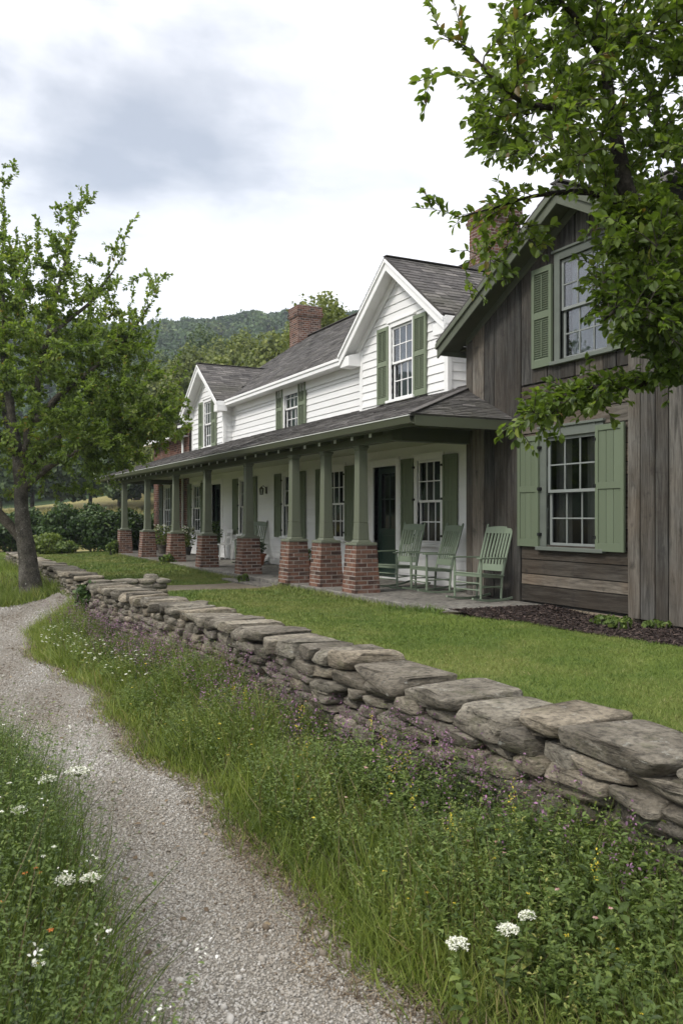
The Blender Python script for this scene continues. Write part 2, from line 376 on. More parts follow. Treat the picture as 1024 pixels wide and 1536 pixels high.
# ------------------------------------------------------------------ camera
CAMZ = 1.65; TH = math.atan(646/1280)
cd = bpy.data.cameras.new('camera'); cam = bpy.data.objects.new('camera', cd); COL.objects.link(cam)
cam.location = (0,0,CAMZ); cam.rotation_euler = (math.pi/2, 0, -TH)
cd.sensor_fit = 'HORIZONTAL'; cd.sensor_width = 24; cd.lens = 30; cd.shift_y = 7/1024
cd.clip_start = .05; cd.clip_end = 3000
cd.dof.use_dof = True; cd.dof.focus_distance = 12.5; cd.dof.aperture_fstop = 9.0
scene.camera = cam
SIN, COS = math.sin(TH), math.cos(TH)
def at(px, py, t):
    """design helper: a point t metres ahead of the photograph's viewpoint (used to read sizes off the photo)"""
    xr = (px-512)/1280; up = (775-py)/1280
    return Vector(((xr*COS+SIN)*t, (COS-xr*SIN)*t, CAMZ+up*t))

# ------------------------------------------------------------------ light
SUN_EL, SUN_AZ = R(44), R(258)         # azimuth clockwise from +Y; behind and left of the viewer, veiled by cloud
w = bpy.data.worlds.new('World'); scene.world = w; w.use_nodes = True
nt = w.node_tree; nt.nodes.clear()
wo = nd(nt,'ShaderNodeOutputWorld')
sky = nd(nt,'ShaderNodeTexSky'); sky.sky_type = 'NISHITA'; sky.sun_disc = False
sky.sun_elevation = SUN_EL; sky.sun_rotation = SUN_AZ
bg1 = nd(nt,'ShaderNodeBackground'); nt.links.new(sky.outputs[0], bg1.inputs[0]); bg1.inputs[1].default_value = .05
tc = nd(nt,'ShaderNodeTexCoord'); sep = nd(nt,'ShaderNodeSeparateXYZ'); nt.links.new(tc.outputs['Generated'], sep.inputs[0])
zc = math_n(nt,'MAXIMUM', sep.outputs[2], 0.0)
den = math_n(nt,'ADD', zc, .22)
cx = math_n(nt,'DIVIDE', sep.outputs[0], den); cy = math_n(nt,'DIVIDE', sep.outputs[1], den)
cmb = nd(nt,'ShaderNodeCombineXYZ'); nt.links.new(cx, cmb.inputs[0]); nt.links.new(cy, cmb.inputs[1])
mp = nd(nt,'ShaderNodeMapping'); mp.inputs['Location'].default_value = (3.1,1.7,0); mp.inputs['Rotation'].default_value = (0,0,R(20)); mp.inputs['Scale'].default_value = (.9,1.25,1); nt.links.new(cmb.outputs[0], mp.inputs[0])
n3 = noise(nt, mp.outputs[0], 5.5, 7, .6, .4); n1 = noise(nt, mp.outputs[0], 1.05, 6, .52, .25); n2 = noise(nt, mp.outputs[0], 2.4, 6, .55, .3)
cl = math_n(nt,'ADD', math_n(nt,'MULTIPLY', n1, .85), math_n(nt,'MULTIPLY', n2, .65)); cl = math_n(nt,'ADD', cl, math_n(nt,'MULTIPLY', n3, .22)); cl = math_n(nt,'SUBTRACT', cl, .33)
# two broad darker cloud banks, softened by the noise
wn = nd(nt,'ShaderNodeTexNoise'); wn.inputs['Scale'].default_value = 7; wn.inputs['Detail'].default_value = 5; nt.links.new(tc.outputs['Generated'], wn.inputs['Vector'])
wv = nd(nt,'ShaderNodeVectorMath', operation='SUBTRACT'); nt.links.new(wn.outputs['Color'], wv.inputs[0]); wv.inputs[1].default_value = (.5,.5,.5)
ws = nd(nt,'ShaderNodeVectorMath', operation='SCALE'); nt.links.new(wv.outputs[0], ws.inputs[0]); ws.inputs[3].default_value = .22
wa = nd(nt,'ShaderNodeVectorMath', operation='ADD'); nt.links.new(ws.outputs[0], wa.inputs[0]); nt.links.new(tc.outputs['Generated'], wa.inputs[1]); WARP = wa.outputs[0]
def bank(px, py, size, amt):
    d = at(px, py, 1.0) - Vector((0,0,CAMZ)); d.normalize()
    dp = nd(nt,'ShaderNodeVectorMath', operation='DISTANCE'); dp.inputs[1].default_value = d
    nt.links.new(WARP, dp.inputs[0])
    mr = nd(nt,'ShaderNodeMapRange', interpolation_type='SMOOTHERSTEP'); nt.links.new(dp.outputs['Value'], mr.inputs[0])
    mr.inputs[1].default_value = 0; mr.inputs[2].default_value = size; mr.inputs[3].default_value = amt; mr.inputs[4].default_value = 0
    return mr.outputs[0]
bk = math_n(nt,'ADD', math_n(nt,'ADD', bank(110,130,.16,.17), bank(290,185,.17,.16)), math_n(nt,'ADD', bank(230,400,.16,.06), bank(330,40,.16,.06)))
bk = math_n(nt,'ADD', bk, bank(120,190,.12,.07))
lt = math_n(nt,'ADD', bank(40,20,.16,.08), bank(640,330,.42,.07))
cl = math_n(nt,'ADD', math_n(nt,'SUBTRACT', cl, bk), lt)
cc = ramp(nt, cl, [(.20,(.265,.268,.278)),(.34,(.39,.385,.385)),(.44,(.53,.515,.505)),(.55,(.625,.60,.58)),(.70,(.75,.715,.68)),(.88,(.84,.80,.755))])
gain = nd(nt,'ShaderNodeMapRange'); nt.links.new(sep.outputs[2], gain.inputs[0])
gain.inputs[1].default_value = .45; gain.inputs[2].default_value = 1.0; gain.inputs[3].default_value = 1.0; gain.inputs[4].default_value = 2.5
bg2 = nd(nt,'ShaderNodeBackground'); nt.links.new(cc, bg2.inputs[0]); nt.links.new(gain.outputs[0], bg2.inputs[1])
ad = nd(nt,'ShaderNodeAddShader'); nt.links.new(bg1.outputs[0], ad.inputs[0]); nt.links.new(bg2.outputs[0], ad.inputs[1]); nt.links.new(ad.outputs[0], wo.inputs[0])
sl = bpy.data.lights.new('sun','SUN'); so = bpy.data.objects.new('sun', sl); COL.objects.link(so)
sl.energy = 1.5; sl.angle = R(12); sl.color = (1.0,.96,.90)
sd = Vector((math.sin(SUN_AZ)*math.cos(SUN_EL), math.cos(SUN_AZ)*math.cos(SUN_EL), math.sin(SUN_EL)))
so.rotation_euler = (-sd).to_track_quat('-Z','Y').to_euler()
scene.view_settings.view_transform = 'Standard'; scene.view_settings.look = 'None'
scene.view_settings.exposure = 0.70; scene.view_settings.gamma = 1.0
scene.cycles.max_bounces = 6; scene.cycles.transparent_max_bounces = 8
scene.cycles.use_denoising = True

# ------------------------------------------------------------------ terrain
WF = lambda y: 2.86 - .045*y                       # front face of the stone wall
def sstep(a, b, x):
    t = np.clip((x-a)/(b-a), 0, 1); return t*t*(3-2*t)
def lawn_z(x, y):
    return .27 + .018*np.sin(x*.9+y*.31) + .012*np.sin(y*.77-x*.5)
def ground_z(x, y):
    x = np.asarray(x, float); y = np.asarray(y, float)
    wf = 2.86-.045*np.clip(y,-5,30)
    lawn = lawn_z(x,y)
    low = .10*sstep(1.5, 2.4, x) + .05*sstep(.6,-.4,x)*sstep(0,2,y)*0 + .03*np.sin(x*2.1+y*1.3)*sstep(1.5,2.2,x)
    z = low + (lawn-low)*sstep(wf+.05, wf+.5, x)
    r = np.hypot(x, y)
    far = sstep(34, 95, r)
    z = z + far*1.7
    az = np.arctan2(x, y)                          # 0 along +Y, positive towards +X
    dirw = sstep(-1.5,-.7, az)*sstep(2.2,1.5, az)
    hill = (80+26*(np.clip(az,-.3,.9)-.25)+3*np.sin(az*9+2)+2*np.sin(az*23))*sstep(105, 400, r)*dirw
    z = z + (.085*np.exp(-((y-9.5)/.75)**2)+.045)*sstep(5.7,6.45,x)*sstep(3,6,y)*sstep(40,32,y)*sstep(9.5,8.5,x)
    hill2 = 16*np.exp(-((az-.42)/.22)**2)*sstep(70,150,r)*(1-sstep(170,260,r))
    return z + hill + hill2
def sheet(name, mat, xs, ys, fz, label=None, keep=None):
    X, Y = np.meshgrid(xs, ys, indexing='ij'); Z = fz(X, Y)
    V = np.stack([X, Y, Z], -1).reshape(-1,3); nx, ny = len(xs), len(ys)
    i, j = np.meshgrid(np.arange(nx-1), np.arange(ny-1), indexing='ij')
    F = np.stack([i*ny+j, (i+1)*ny+j, (i+1)*ny+j+1, i*ny+j+1], -1).reshape(-1,4)
    if keep is not None:
        cxy = V[F].mean(1); F = F[keep(cxy[:,0], cxy[:,1])]
    o = np_mesh(name, V, [F], [np.full(len(F), .5)], mat, smooth=True); return o
g1 = np.concatenate([np.linspace(-1600,-420,14), np.linspace(-400,-60,35), np.linspace(-50,-6,23), np.linspace(-4,12,65), np.linspace(14,60,24), np.linspace(70,420,36), np.linspace(450,1600,14)])
g2 = np.concatenate([np.linspace(-1600,-420,14), np.linspace(-400,-60,20), np.linspace(-50,-3,20), np.linspace(-2,20,67), np.linspace(22,60,24), np.linspace(70,420,46), np.linspace(450,1600,14)])
ground = sheet('ground', M['soil'], g1, g2, lambda x,y: ground_z(x,y)-.03)
ground['kind'] = 'structure'
# colour zones of the one terrain sheet: near soil, pale meadow, wooded hillside
ground.data.materials.append(M['field']); ground.data.materials.append(M['hillside'])
n = len(ground.data.polygons); cen = np.zeros(n*3, dtype=np.float32); ground.data.polygons.foreach_get('center', cen); cen = cen.reshape(-1,3)
rr = np.hypot(cen[:,0], cen[:,1]); azc = np.arctan2(cen[:,0], cen[:,1]); mi = np.where(rr>100, 2, np.where((rr>36)&(azc>-.2), 1, 0)).astype(np.int32)
ground.data.polygons.foreach_set('material_index', mi)

# gravel path: runs along the wall, widens, then bends through the gap towards the porch
def path_r(y): return 1.50 + .07*np.sin(y*1.7) + .05*np.sin(y*3.9+1) + np.where(y<3.6, (3.6-y)*.10, 0) - .12*np.exp(-((y-11)/1.2)**2)
def path_l(y): return .56 + .05*np.sin(y*1.3+2) + .03*np.sin(y*4.1) - np.where(y>7, (y-7)*.35, 0)
def on_path(x, y):
    a = (y < 12.6) & (x < path_r(y)) & (x > path_l(y))
    b = (y >= 12.6) & (y < 16.7+.1*np.sin(x*2)+.0*x) & (x > -9) & (x < 2.9 + .1*np.sin(y*3))
    return a | b
path = sheet('gravel_path', M['gravelbed'], np.linspace(-9,3.1,243), np.linspace(-6,17,461), lambda x,y: ground_z(x,y)+.004, keep=on_path)
path['kind'] = 'structure'
def on_walk(x, y): return (x >= 2.85) & (x < 6.36) & (y > 15.25+.05*np.sin(x*3)) & (y < 16.95+.05*np.sin(x*2.3))
walk = sheet('walkway', M['walk'], np.linspace(2.8,6.4,73), np.linspace(15,17.2,45), lambda x,y: ground_z(x,y)+.008, keep=on_walk)
walk['kind'] = 'structure'
MUL = lambda y: np.where(y<8.4, 6.78+.06*np.sin(y*2.3), 6.78-.55*sstep(8.2,9.3,y))
def on_mulch(x, y): return (y > 5.4) & (y < 9.5) & (x > MUL(y)) & (x < 8.1)
mulch = sheet('mulch_bed', M['mulchbed'], np.linspace(6.4,8.15,71), np.linspace(3,9.6,133), lambda x,y: ground_z(x,y)+.014, keep=on_mulch)
mulch['kind'] = 'structure'
def on_lawn(x, y):
    wf = 2.86-.045*y
    return (x > wf+.32) & ~((x<3.0)&(y>12.7)&(y<15.6)) & ~on_walk(x,y) & ~on_mulch(x,y) & ~((x>6.36)&(y>9.45)&(y<31.4)) & (x < np.where((y<9.5)&(y>5.6), 8.1, 40))
lawn = sheet('lawn', M['lawn'], np.linspace(2,14,161), np.linspace(-3,35,305), lambda x,y: ground_z(x,y)+.004, keep=on_lawn)
lawn['kind'] = 'structure'

# ------------------------------------------------------------------ building helpers
def clap(mb, fr, s0, s1, z0, z1, holes=(), exp=.16, t0=.027, t1=.006, lim=None):
    """clapboards on a wall: fr(s,z,d) maps along-wall, height, outward depth to a point"""
    z = z0
    while z < z1-1e-4:
        zt = min(z+exp, z1)
        cuts = sorted({z, zt} | {h for H in holes for h in (H[2],H[3]) if z < h < zt})
        for a, b in zip(cuts[:-1], cuts[1:]):
            if b-a < .004: continue
            mid = (a+b)/2; iv = [(s0,s1)]
            for (h0,h1,c0,c1) in holes:
                if c0 < mid < c1:
                    nv = []
                    for (p,q) in iv:
                        if h1<=p or h0>=q: nv.append((p,q)); continue
                        if h0>p: nv.append((p,h0))
                        if h1<q: nv.append((h1,q))
                    iv = nv
            da = t0+(t1-t0)*(a-z)/exp; db = t0+(t1-t0)*(b-z)/exp
            for (p,q) in iv:
                # random butt joints
                parts = [p]; x = p
                while q-x > 4.2:
                    x += random.uniform(2.0,3.8); parts.append(min(x,q-.3))
                parts.append(q)
                for p1,q1 in zip(parts[:-1],parts[1:]):
                    e = .0012 if q1 != q else 0
                    if lim:
                        pa,qa = max(p1,lim(a)[0]), min(q1-e,lim(a)[1]); pb,qb = max(p1,lim(b)[0]), min(q1-e,lim(b)[1])
                        if qa-pa < .01: continue
                        if qb < pb: pb = qb = (pa+qa)/2
                    else: pa=pb=p1; qa=qb=q1-e
                    j = random.uniform(-.0015,.0015)
                    mb.hexa([fr(pa,a,0),fr(qa,a,0),fr(qa,a,da+j),fr(pa,a,da+j),fr(pb,b,0),fr(qb,b,0),fr(qb,b,db+j),fr(pb,b,db+j)])
        z = zt
def slab_holes(mb, x0, x1, y0, y1, z0, z1, holes):
    ys = sorted({y0,y1}|{h for H in holes for h in H[:2] if y0<h<y1}); zs = sorted({z0,z1}|{h for H in holes for h in H[2:] if z0<h<z1})
    for a,b in zip(ys[:-1],ys[1:]):
        run = None
        for c,d in zip(zs[:-1],zs[1:]):
            m_=((a+b)/2,(c+d)/2)
            if any(H[0]<m_[0]<H[1] and H[2]<m_[1]<H[3] for H in holes): continue
            mb.box(x0,x1,a,b,c,d,.5)
def frX(x): return lambda s,z,d: (x-d, s, z)          # wall facing -X
def frY(y): return lambda s,z,d: (s, y-d, z)          # wall facing -Y
def shingles(mb, e0, e1, r0, r1, exp=.14, tab=.30, th=.013, wav=.004):
    """tabs over the quad eave e0-e1, ridge r0-r1"""
    e0,e1,r0,r1 = map(Vector,(e0,e1,r0,r1))
    up = ((r0+r1)-(e0+e1))/2
    along = (e1-e0).normalized(); nrm = along.cross(up).normalized()
    if nrm.z < 0: nrm = -nrm
    L = max((r0-e0).length, (r1-e1).length); H = abs((r0-e0).dot(up.normalized()))
    rows = max(2,int(H/exp)+1)
    mb.add([e0-nrm*.03,e1-nrm*.03,r1-nrm*.03,r0-nrm*.03,e0,e1,r1,r0],[(0,1,2,3),(4,7,6,5),(0,4,5,1),(1,5,6,2),(2,6,7,3),(3,7,4,0)],.35)
    for i in range(rows):
        f0 = i/rows; f1 = min(1,(i+1.25)/rows)
        A=e0.lerp(r0,f0); B=e1.lerp(r1,f0); C=e0.lerp(r0,f1); D=e1.lerp(r1,f1)
        w0=(B-A).length; k=max(1,int(round(w0/tab))); x=0.0; cuts=[0.0]
        off=random.uniform(.2,.8)*tab/max(w0,.01)
        while x<1:
            x += tab/max(w0,.01)*random.uniform(.75,1.25); cuts.append(min(1,x))
        for a,b in zip(cuts[:-1],cuts[1:]):
            if b-a<1e-4: continue
            t=th*random.uniform(.75,1.35); g=.003/max(w0,.01)
            wv=wav*mnoise.noise(A.lerp(B,(a+b)/2)*1.3)
            dn=up.normalized()*random.uniform(-.008,.004)
            p0=A.lerp(B,a+g)+dn;p1=A.lerp(B,b-g)+dn;p2=C.lerp(D,b-g);p3=C.lerp(D,a+g)
            rv=min(1,max(0,random.gauss(.5,.24)))
            mb.add([p0,p1,p2,p3,p0+nrm*(t+wv),p1+nrm*(t+wv),p2+nrm*(.003+wv*.3),p3+nrm*(.003+wv*.3)],[(4,7,6,5)[::-1],(0,1,5,4),(1,2,6,5),(3,0,4,7)],rv)
def bricks_block(mb, mo, cx, cy, z0, z1, a0, b0, a1, b1, bl=.20, ch=.0725, joint=.016):
    """tapered square stack of individual bricks round a mortar core"""
    mo.frustum(cx,cy,z0,z1,a0-.005,b0-.005,a1-.005,b1-.005,.5)
    n=max(1,int(round((z1-z0)/ch))); h=(z1-z0)/n
    for i in range(n):
        za=z0+i*h+joint/2; zb=z0+(i+1)*h-joint/2
        fa=(za-z0)/(z1-z0); fb=(zb-z0)/(z1-z0)
        Aa=a0+(a1-a0)*fa; Ba=b0+(b1-b0)*fa; Ab=a0+(a1-a0)*fb; Bb=b0+(b1-b0)*fb
        for side in range(4):
            W=2*(Ba if side%2==0 else Aa); k=max(1,int(round(W/bl))); cuts=[-1.0]
            sh = 0 if (i+side)%2 else .5
            cuts=[-1.0]+[ -1+2*(j+sh)/k for j in range(0 if sh else 1,k) ]+[1.0]
            for c0,c1 in zip(cuts[:-1],cuts[1:]):
                j=random.uniform(-.003,.003)
                def P(c,A,B,z,d):
                    if side==0: return (cx-A-d+0, cy+c*B, z)
                    if side==1: return (cx+c*A, cy-B-d, z)
                    if side==2: return (cx+A+d, cy+c*B, z)
                    return (cx+c*A, cy+B+d, z)
                e=joint/W
                l=c0+(e if c0>-1 else 0); r=c1-(e if c1<1 else 0)
                vs=[P(l,Aa,Ba,za,-.05),P(r,Aa,Ba,za,-.05),P(r,Aa,Ba,za,j),P(l,Aa,Ba,za,j),P(l,Ab,Bb,zb,-.05),P(r,Ab,Bb,zb,-.05),P(r,Ab,Bb,zb,j),P(l,Ab,Bb,zb,j)]
                mb.hexa(vs)

def window(parent, x, yc, w, z0, z1, trim, sash, cols=3, rows=2, casing=.10, glass='glass', curtain=None, name='window'):
    """double hung window in a wall facing -X; w,z0,z1 are the sash opening"""
    y0,y1=yc-w/2,yc+w/2
    f=MB(); xo=x-.045
    f.box(xo,x+.09,y0-casing,y0,z0-.02,z1+casing); f.box(xo,x+.09,y1,y1+casing,z0-.02,z1+casing)
    f.box(xo-.004,x+.09,y0,y1,z1,z1+casing); f.box(xo-.03,x+.02,y0-casing-.03,y1+casing+.03,z1+casing,z1+casing+.035)
    W=f.build(name,trim,parent,bevel=.004)
    s=MB(); s.box(xo-.055,x+.09,y0-casing-.04,y1+casing+.04,z0-.075,z0-.022); s.build('sill',trim,W,bevel=.005)
    zm=(z0+z1)/2
    for k,(a,b,dx) in enumerate(((zm-.02,z1,0.0),(z0-.02,zm+.02,.035))):
        q=MB(); xa=x-.005+dx; xb=xa+.03; fw=.042
        q.box(xa,xb,y0,y0+fw,a,b); q.box(xa,xb,y1-fw,y1,a,b); q.box(xa,xb,y0+fw,y1-fw,b-fw,b); q.box(xa,xb,y0+fw,y1-fw,a,a+fw+.012*k)
        for c in range(1,cols):
            yy=y0+fw+(w-2*fw)*c/cols; q.box(xa+.004,xb-.004,yy-.010,yy+.010,a+fw,b-fw)
        for r in range(1,rows):
            zz=a+fw+(b-a-2*fw)*r/rows
            for c in range(cols):
                ya=y0+fw+(w-2*fw)*c/cols+(.010 if c else 0); yb=y0+fw+(w-2*fw)*(c+1)/cols-(.010 if c<cols-1 else 0)
                q.box(xa+.004,xb-.004,ya,yb,zz-.010,zz+.010)
        S=q.build('sash',sash,W,bevel=.002)
        g=MB()
        for c in range(cols):
            for r in range(rows):
                ya=y0+fw+(w-2*fw)*c/cols; yb=y0+fw+(w-2*fw)*(c+1)/cols; za=a+fw+(b-a-2*fw)*r/rows; zb=a+fw+(b-a-2*fw)*(r+1)/rows
                xm=xa+.016; t=random.uniform(-.002,.002)
                g.add([(xm+t,ya,za),(xm,yb,za),(xm-t,yb,zb),(xm,ya,zb)],[(3,2,1,0)])
        g.build('pane',M[glass],W,recalc=False)
    if curtain:
        c=MB()
        for (p,q_) in (((y0,y0+w*.36),(y1-w*.30,y1)) if curtain!='lace' else ((y0,y1),)):
            m=14 if curtain!='lace' else 30; pts=[(x+.16+.022*math.sin(i*1.55+p*9)+.008*math.sin(i*.7), p+(q_-p)*i/m) for i in range(m+1)]
            vs=[(a,b,z0) for a,b in pts]+[(a,b,z1+.05) for a,b in pts]
            c.add(vs,[(i,i+1,i+m+2,i+m+1) for i in range(m)],.5)
        c.build('curtain',M['lace'] if curtain=='lace' else M['curtain'],W,smooth=True)
    return W
def shutter(parent, x, yc, w, z0, z1, mat, louver=True, hinge=None):
    b=MB(); xo=x-.072; xi=x-.032; y0,y1=yc-w/2,yc+w/2; st=.055; zm=z0+(z1-z0)*.52
    b.box(xo,xi,y0,y0+st,z0,z1,.5); b.box(xo,xi,y1-st,y1,z0,z1,.55)
    for a,c in ((z0,z0+.11),(zm-.045,zm+.045),(z1-.075,z1)): b.box(xo+.002,xi-.002,y0+st,y1-st,a,c,.45)
    for a,c in ((z0+.11,zm-.045),(zm+.045,z1-.075)):
        if louver:
            k=int((c-a)/.032); b.box(xi-.006,xi-.002,y0+st,y1-st,a,c,.1)
            for i in range(k):
                z=a+(c-a)*(i+.5)/k
                b.hexa([(xi-.008,y0+st,z+.008),(xi-.008,y1-st,z+.008),(xi-.006,y1-st,z+.013),(xi-.006,y0+st,z+.013),(xo+.006,y0+st,z-.016),(xo+.006,y1-st,z-.016),(xo+.008,y1-st,z-.011),(xo+.008,y0+st,z-.011)],.5)
            b.box(xo+.001,xo+.012,yc-.007,yc+.007,a+.03,c-.03,.6)
        else:
            k=3
            for i in range(k):
                ya=y0+st+(y1-y0-2*st)*i/k+(.003 if i else 0); yb=y0+st+(y1-y0-2*st)*(i+1)/k-(.003 if i<k-1 else 0)
                b.box(xo+.016,xi-.006,ya,yb,a,c)
    S=b.build('shutter',mat,parent,bevel=.003)
    if hinge is not None:
        for z in (z0+.18,zm,z1-.18):
            h=MB(); h.box(xo-.008,xi,hinge-.025,hinge+.025,z-.02,z+.02); h.build('hinge',M['black'],S)
    return S

# ------------------------------------------------------------------ white farmhouse
house = empty('farmhouse', (8.55,20,.30))
tag(house, 'long white clapboard farmhouse with green shutters, two gables and a full length porch', 'house')
WX, MX = 8.55, 8.83
ZE, ZRG, XRG = 5.15, 8.20, 12.9
FLOOR = .40
# openings (y0,y1,z0,z1)
LW = [(13.32,.80,'c'),(17.2,.84,None),(19.75,.84,'c'),(23.0,.84,'c'),(27.6,.84,None)]
lz0,lz1 = 1.17,2.70
low_holes=[(y-w_/2,y+w_/2,lz0,lz1) for y,w_,_ in LW]+[(14.5,15.42,FLOOR,2.66),(25.1,26.0,FLOOR,2.66)]
b=MB(); clap(b, frX(WX), 11.15, 28.5, FLOOR, 3.08, low_holes); b.build('porch_wall', M['siding'], house)
core=MB(); slab_holes(core, WX, WX+.12, 11.15, 28.5, .1, 3.4, low_holes)
core.box(17.2,17.3,11,28.5,.1,5.2); core.box(8.7,17.2,11.0,11.12,.1,5.2); core.box(8.7,17.2,28.4,28.5,.1,5.2); core.box(8.5,17.2,11,28.5,.05,.12)
core.box(8.6,17.2,11.1,28.4,3.2,3.3)
uw=[(14.29,.80,3.98,5.40),(26.40,.74,3.92,5.34)]; midw=(20.33,.86,3.92,5.02)
GN=(12.72,16.0); GF=(24.9,28.1); AP=6.66
for (ga,gb),(yc,w_,a,c) in zip((GN,GF),uw):
    ap=AP if ga<20 else AP-.12
    ym=(ga+gb)/2; hole=(yc-w_/2,yc+w_/2,a,c); sl=(ap-ZE)/((gb-ga)/2+.36)
    lim=lambda z: (ym-(ap-.16-z)/sl, ym+(ap-.16-z)/sl)
    b=MB(); clap(b, frX(WX), ga, gb, 3.3, ap-.2, [hole], lim=lim)
    clap(b, frY(ga), WX, WX+.55, 3.3, ZE)
    b.build('gable_wall', M['siding'], house)
    slab_holes(core, WX, WX+.12, ga, gb, 3.3, 5.1, [hole]); 
    ya,yb=lim(5.1); ya=max(ya,ga); yb=min(yb,gb)
    zl=5.1
    for i in range(8):
        z0_=5.1+(ap-.2-5.1)*i/8; z1_=5.1+(ap-.2-5.1)*(i+1)/8; l,r=lim(z1_); l=max(l,ga); r=min(r,gb)
        for (p,q) in ((l,hole[0]),(hole[1],r)) if z0_<hole[3] else ((l,r),):
            if q>p: core.box(WX,WX+.12,p,q,z0_,z1_)
    core.box(WX+.01,11,ga+.01,ga+.1,3.3,5.1); core.box(WX+.01,11,gb-.1,gb-.01,3.3,5.1)
    t=MB()
    t.box(WX-.034,WX+.06,ga-.034,ga+.085,3.3,ZE+.02); t.build('corner_board', M['trim'], house, bevel=.004)
    t=MB(); t.box(WX-.034,WX+.02,gb-.09,gb+.034,3.3,ZE+.02); t.build('corner_board', M['trim'], house, bevel=.004)
slab_holes(core, MX, MX+.12, 16.0, 24.9, 3.3, 5.2, [(midw[0]-midw[1]/2,midw[0]+midw[1]/2,midw[2],midw[3])])
core.box(9.05,9.15,11,12.7,3.3,5.2)
core.box(9.95,10.05,16.1,24.8,3.3,5.85); core.box(8.95,9.95,16.1,16.2,3.3,5.2); core.box(8.95,9.95,24.7,24.8,3.3,5.2)
for ga,gb,ap in ((12.72,16.0,AP),(24.9,28.1,AP-.12)):
    ym=(ga+gb)/2; core.prism([(ga+.1,3.3),(gb-.1,3.3),(gb-.1,5.15),(ym,ap-.3),(ga+.1,5.15)],'x',9.9,10.0,.5)
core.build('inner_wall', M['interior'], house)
b=MB(); clap(b, frX(MX), 16.0, 24.9, 3.3, 5.02, [(midw[0]-midw[1]/2,midw[0]+midw[1]/2,midw[2],midw[3])]); b.build('upper_wall', M['siding'], house)
b=MB(); clap(b, frX(9.05), 11.2, 12.7, 3.3, 5.1); b.build('upper_wall', M['siding'], house)
# windows + shutters
for (y,w_,cu) in LW:
    window(house, WX, y, w_, lz0, lz1, M['trim'], M['trim'], curtain=cu)
    for sgn in (-1,1):
        sy = y+sgn*(w_/2+.33)
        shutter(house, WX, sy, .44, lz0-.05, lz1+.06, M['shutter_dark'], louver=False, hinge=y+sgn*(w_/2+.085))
for (y,w_,a,c) in uw:
    window(house, WX, y, w_, a, c, M['trim'], M['trim'], glass='glass_up', curtain='lace', casing=.09)
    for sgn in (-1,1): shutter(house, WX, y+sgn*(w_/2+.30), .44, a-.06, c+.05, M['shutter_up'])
y,w_,a,c = midw
window(house, MX, y, w_, a, c, M['trim'], M['trim'], glass='glass_up', curtain='lace', casing=.08)
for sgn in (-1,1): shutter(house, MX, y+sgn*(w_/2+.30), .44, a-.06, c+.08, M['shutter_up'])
# roofs
b=MB(); rs=(ZRG-ZE-.03)/(XRG-MX+.36)
for (ya,yb,xe_) in ((11.3,12.45,MX-.36),(12.45,16.27,9.25),(16.27,24.62,MX-.36),(24.62,28.4,9.25)):
    ze_=ZE+.03+rs*(xe_-MX+.36); shingles(b,(xe_,ya,ze_),(xe_,yb,ze_),(XRG,ya,ZRG),(XRG,yb,ZRG),.15)
b.add([(XRG,11.3,ZRG),(XRG,28.4,ZRG),(17.4,28.4,ZE),(17.4,11.3,ZE)],[(0,1,2,3)],.4)
b.beam((XRG,11.3,ZRG+.02),(XRG,28.4,ZRG+.02),.2,.02,rnd=.6)
roof=b.build('main_roof', M['shingle'], house)
f=MB()
ra=(16.36,24.52)
f.box(MX-.375,MX-.345,*ra,ZE-.15,ZE+.0); f.box(MX-.40,MX-.375,*ra,ZE-.055,ZE+.012); f.box(MX-.345,MX-.0,*ra,ZE-.135,ZE-.115)
f.box(MX-.052,MX-.026,*ra,ZE-.33,ZE-.135); f.box(MX-.38,MX-.35,11.4,12.3,ZE-.15,ZE); f.box(MX-.35,9.05,11.4,12.3,ZE-.135,ZE-.115)
f.build('eave_board', M['trim'], house, bevel=.004)
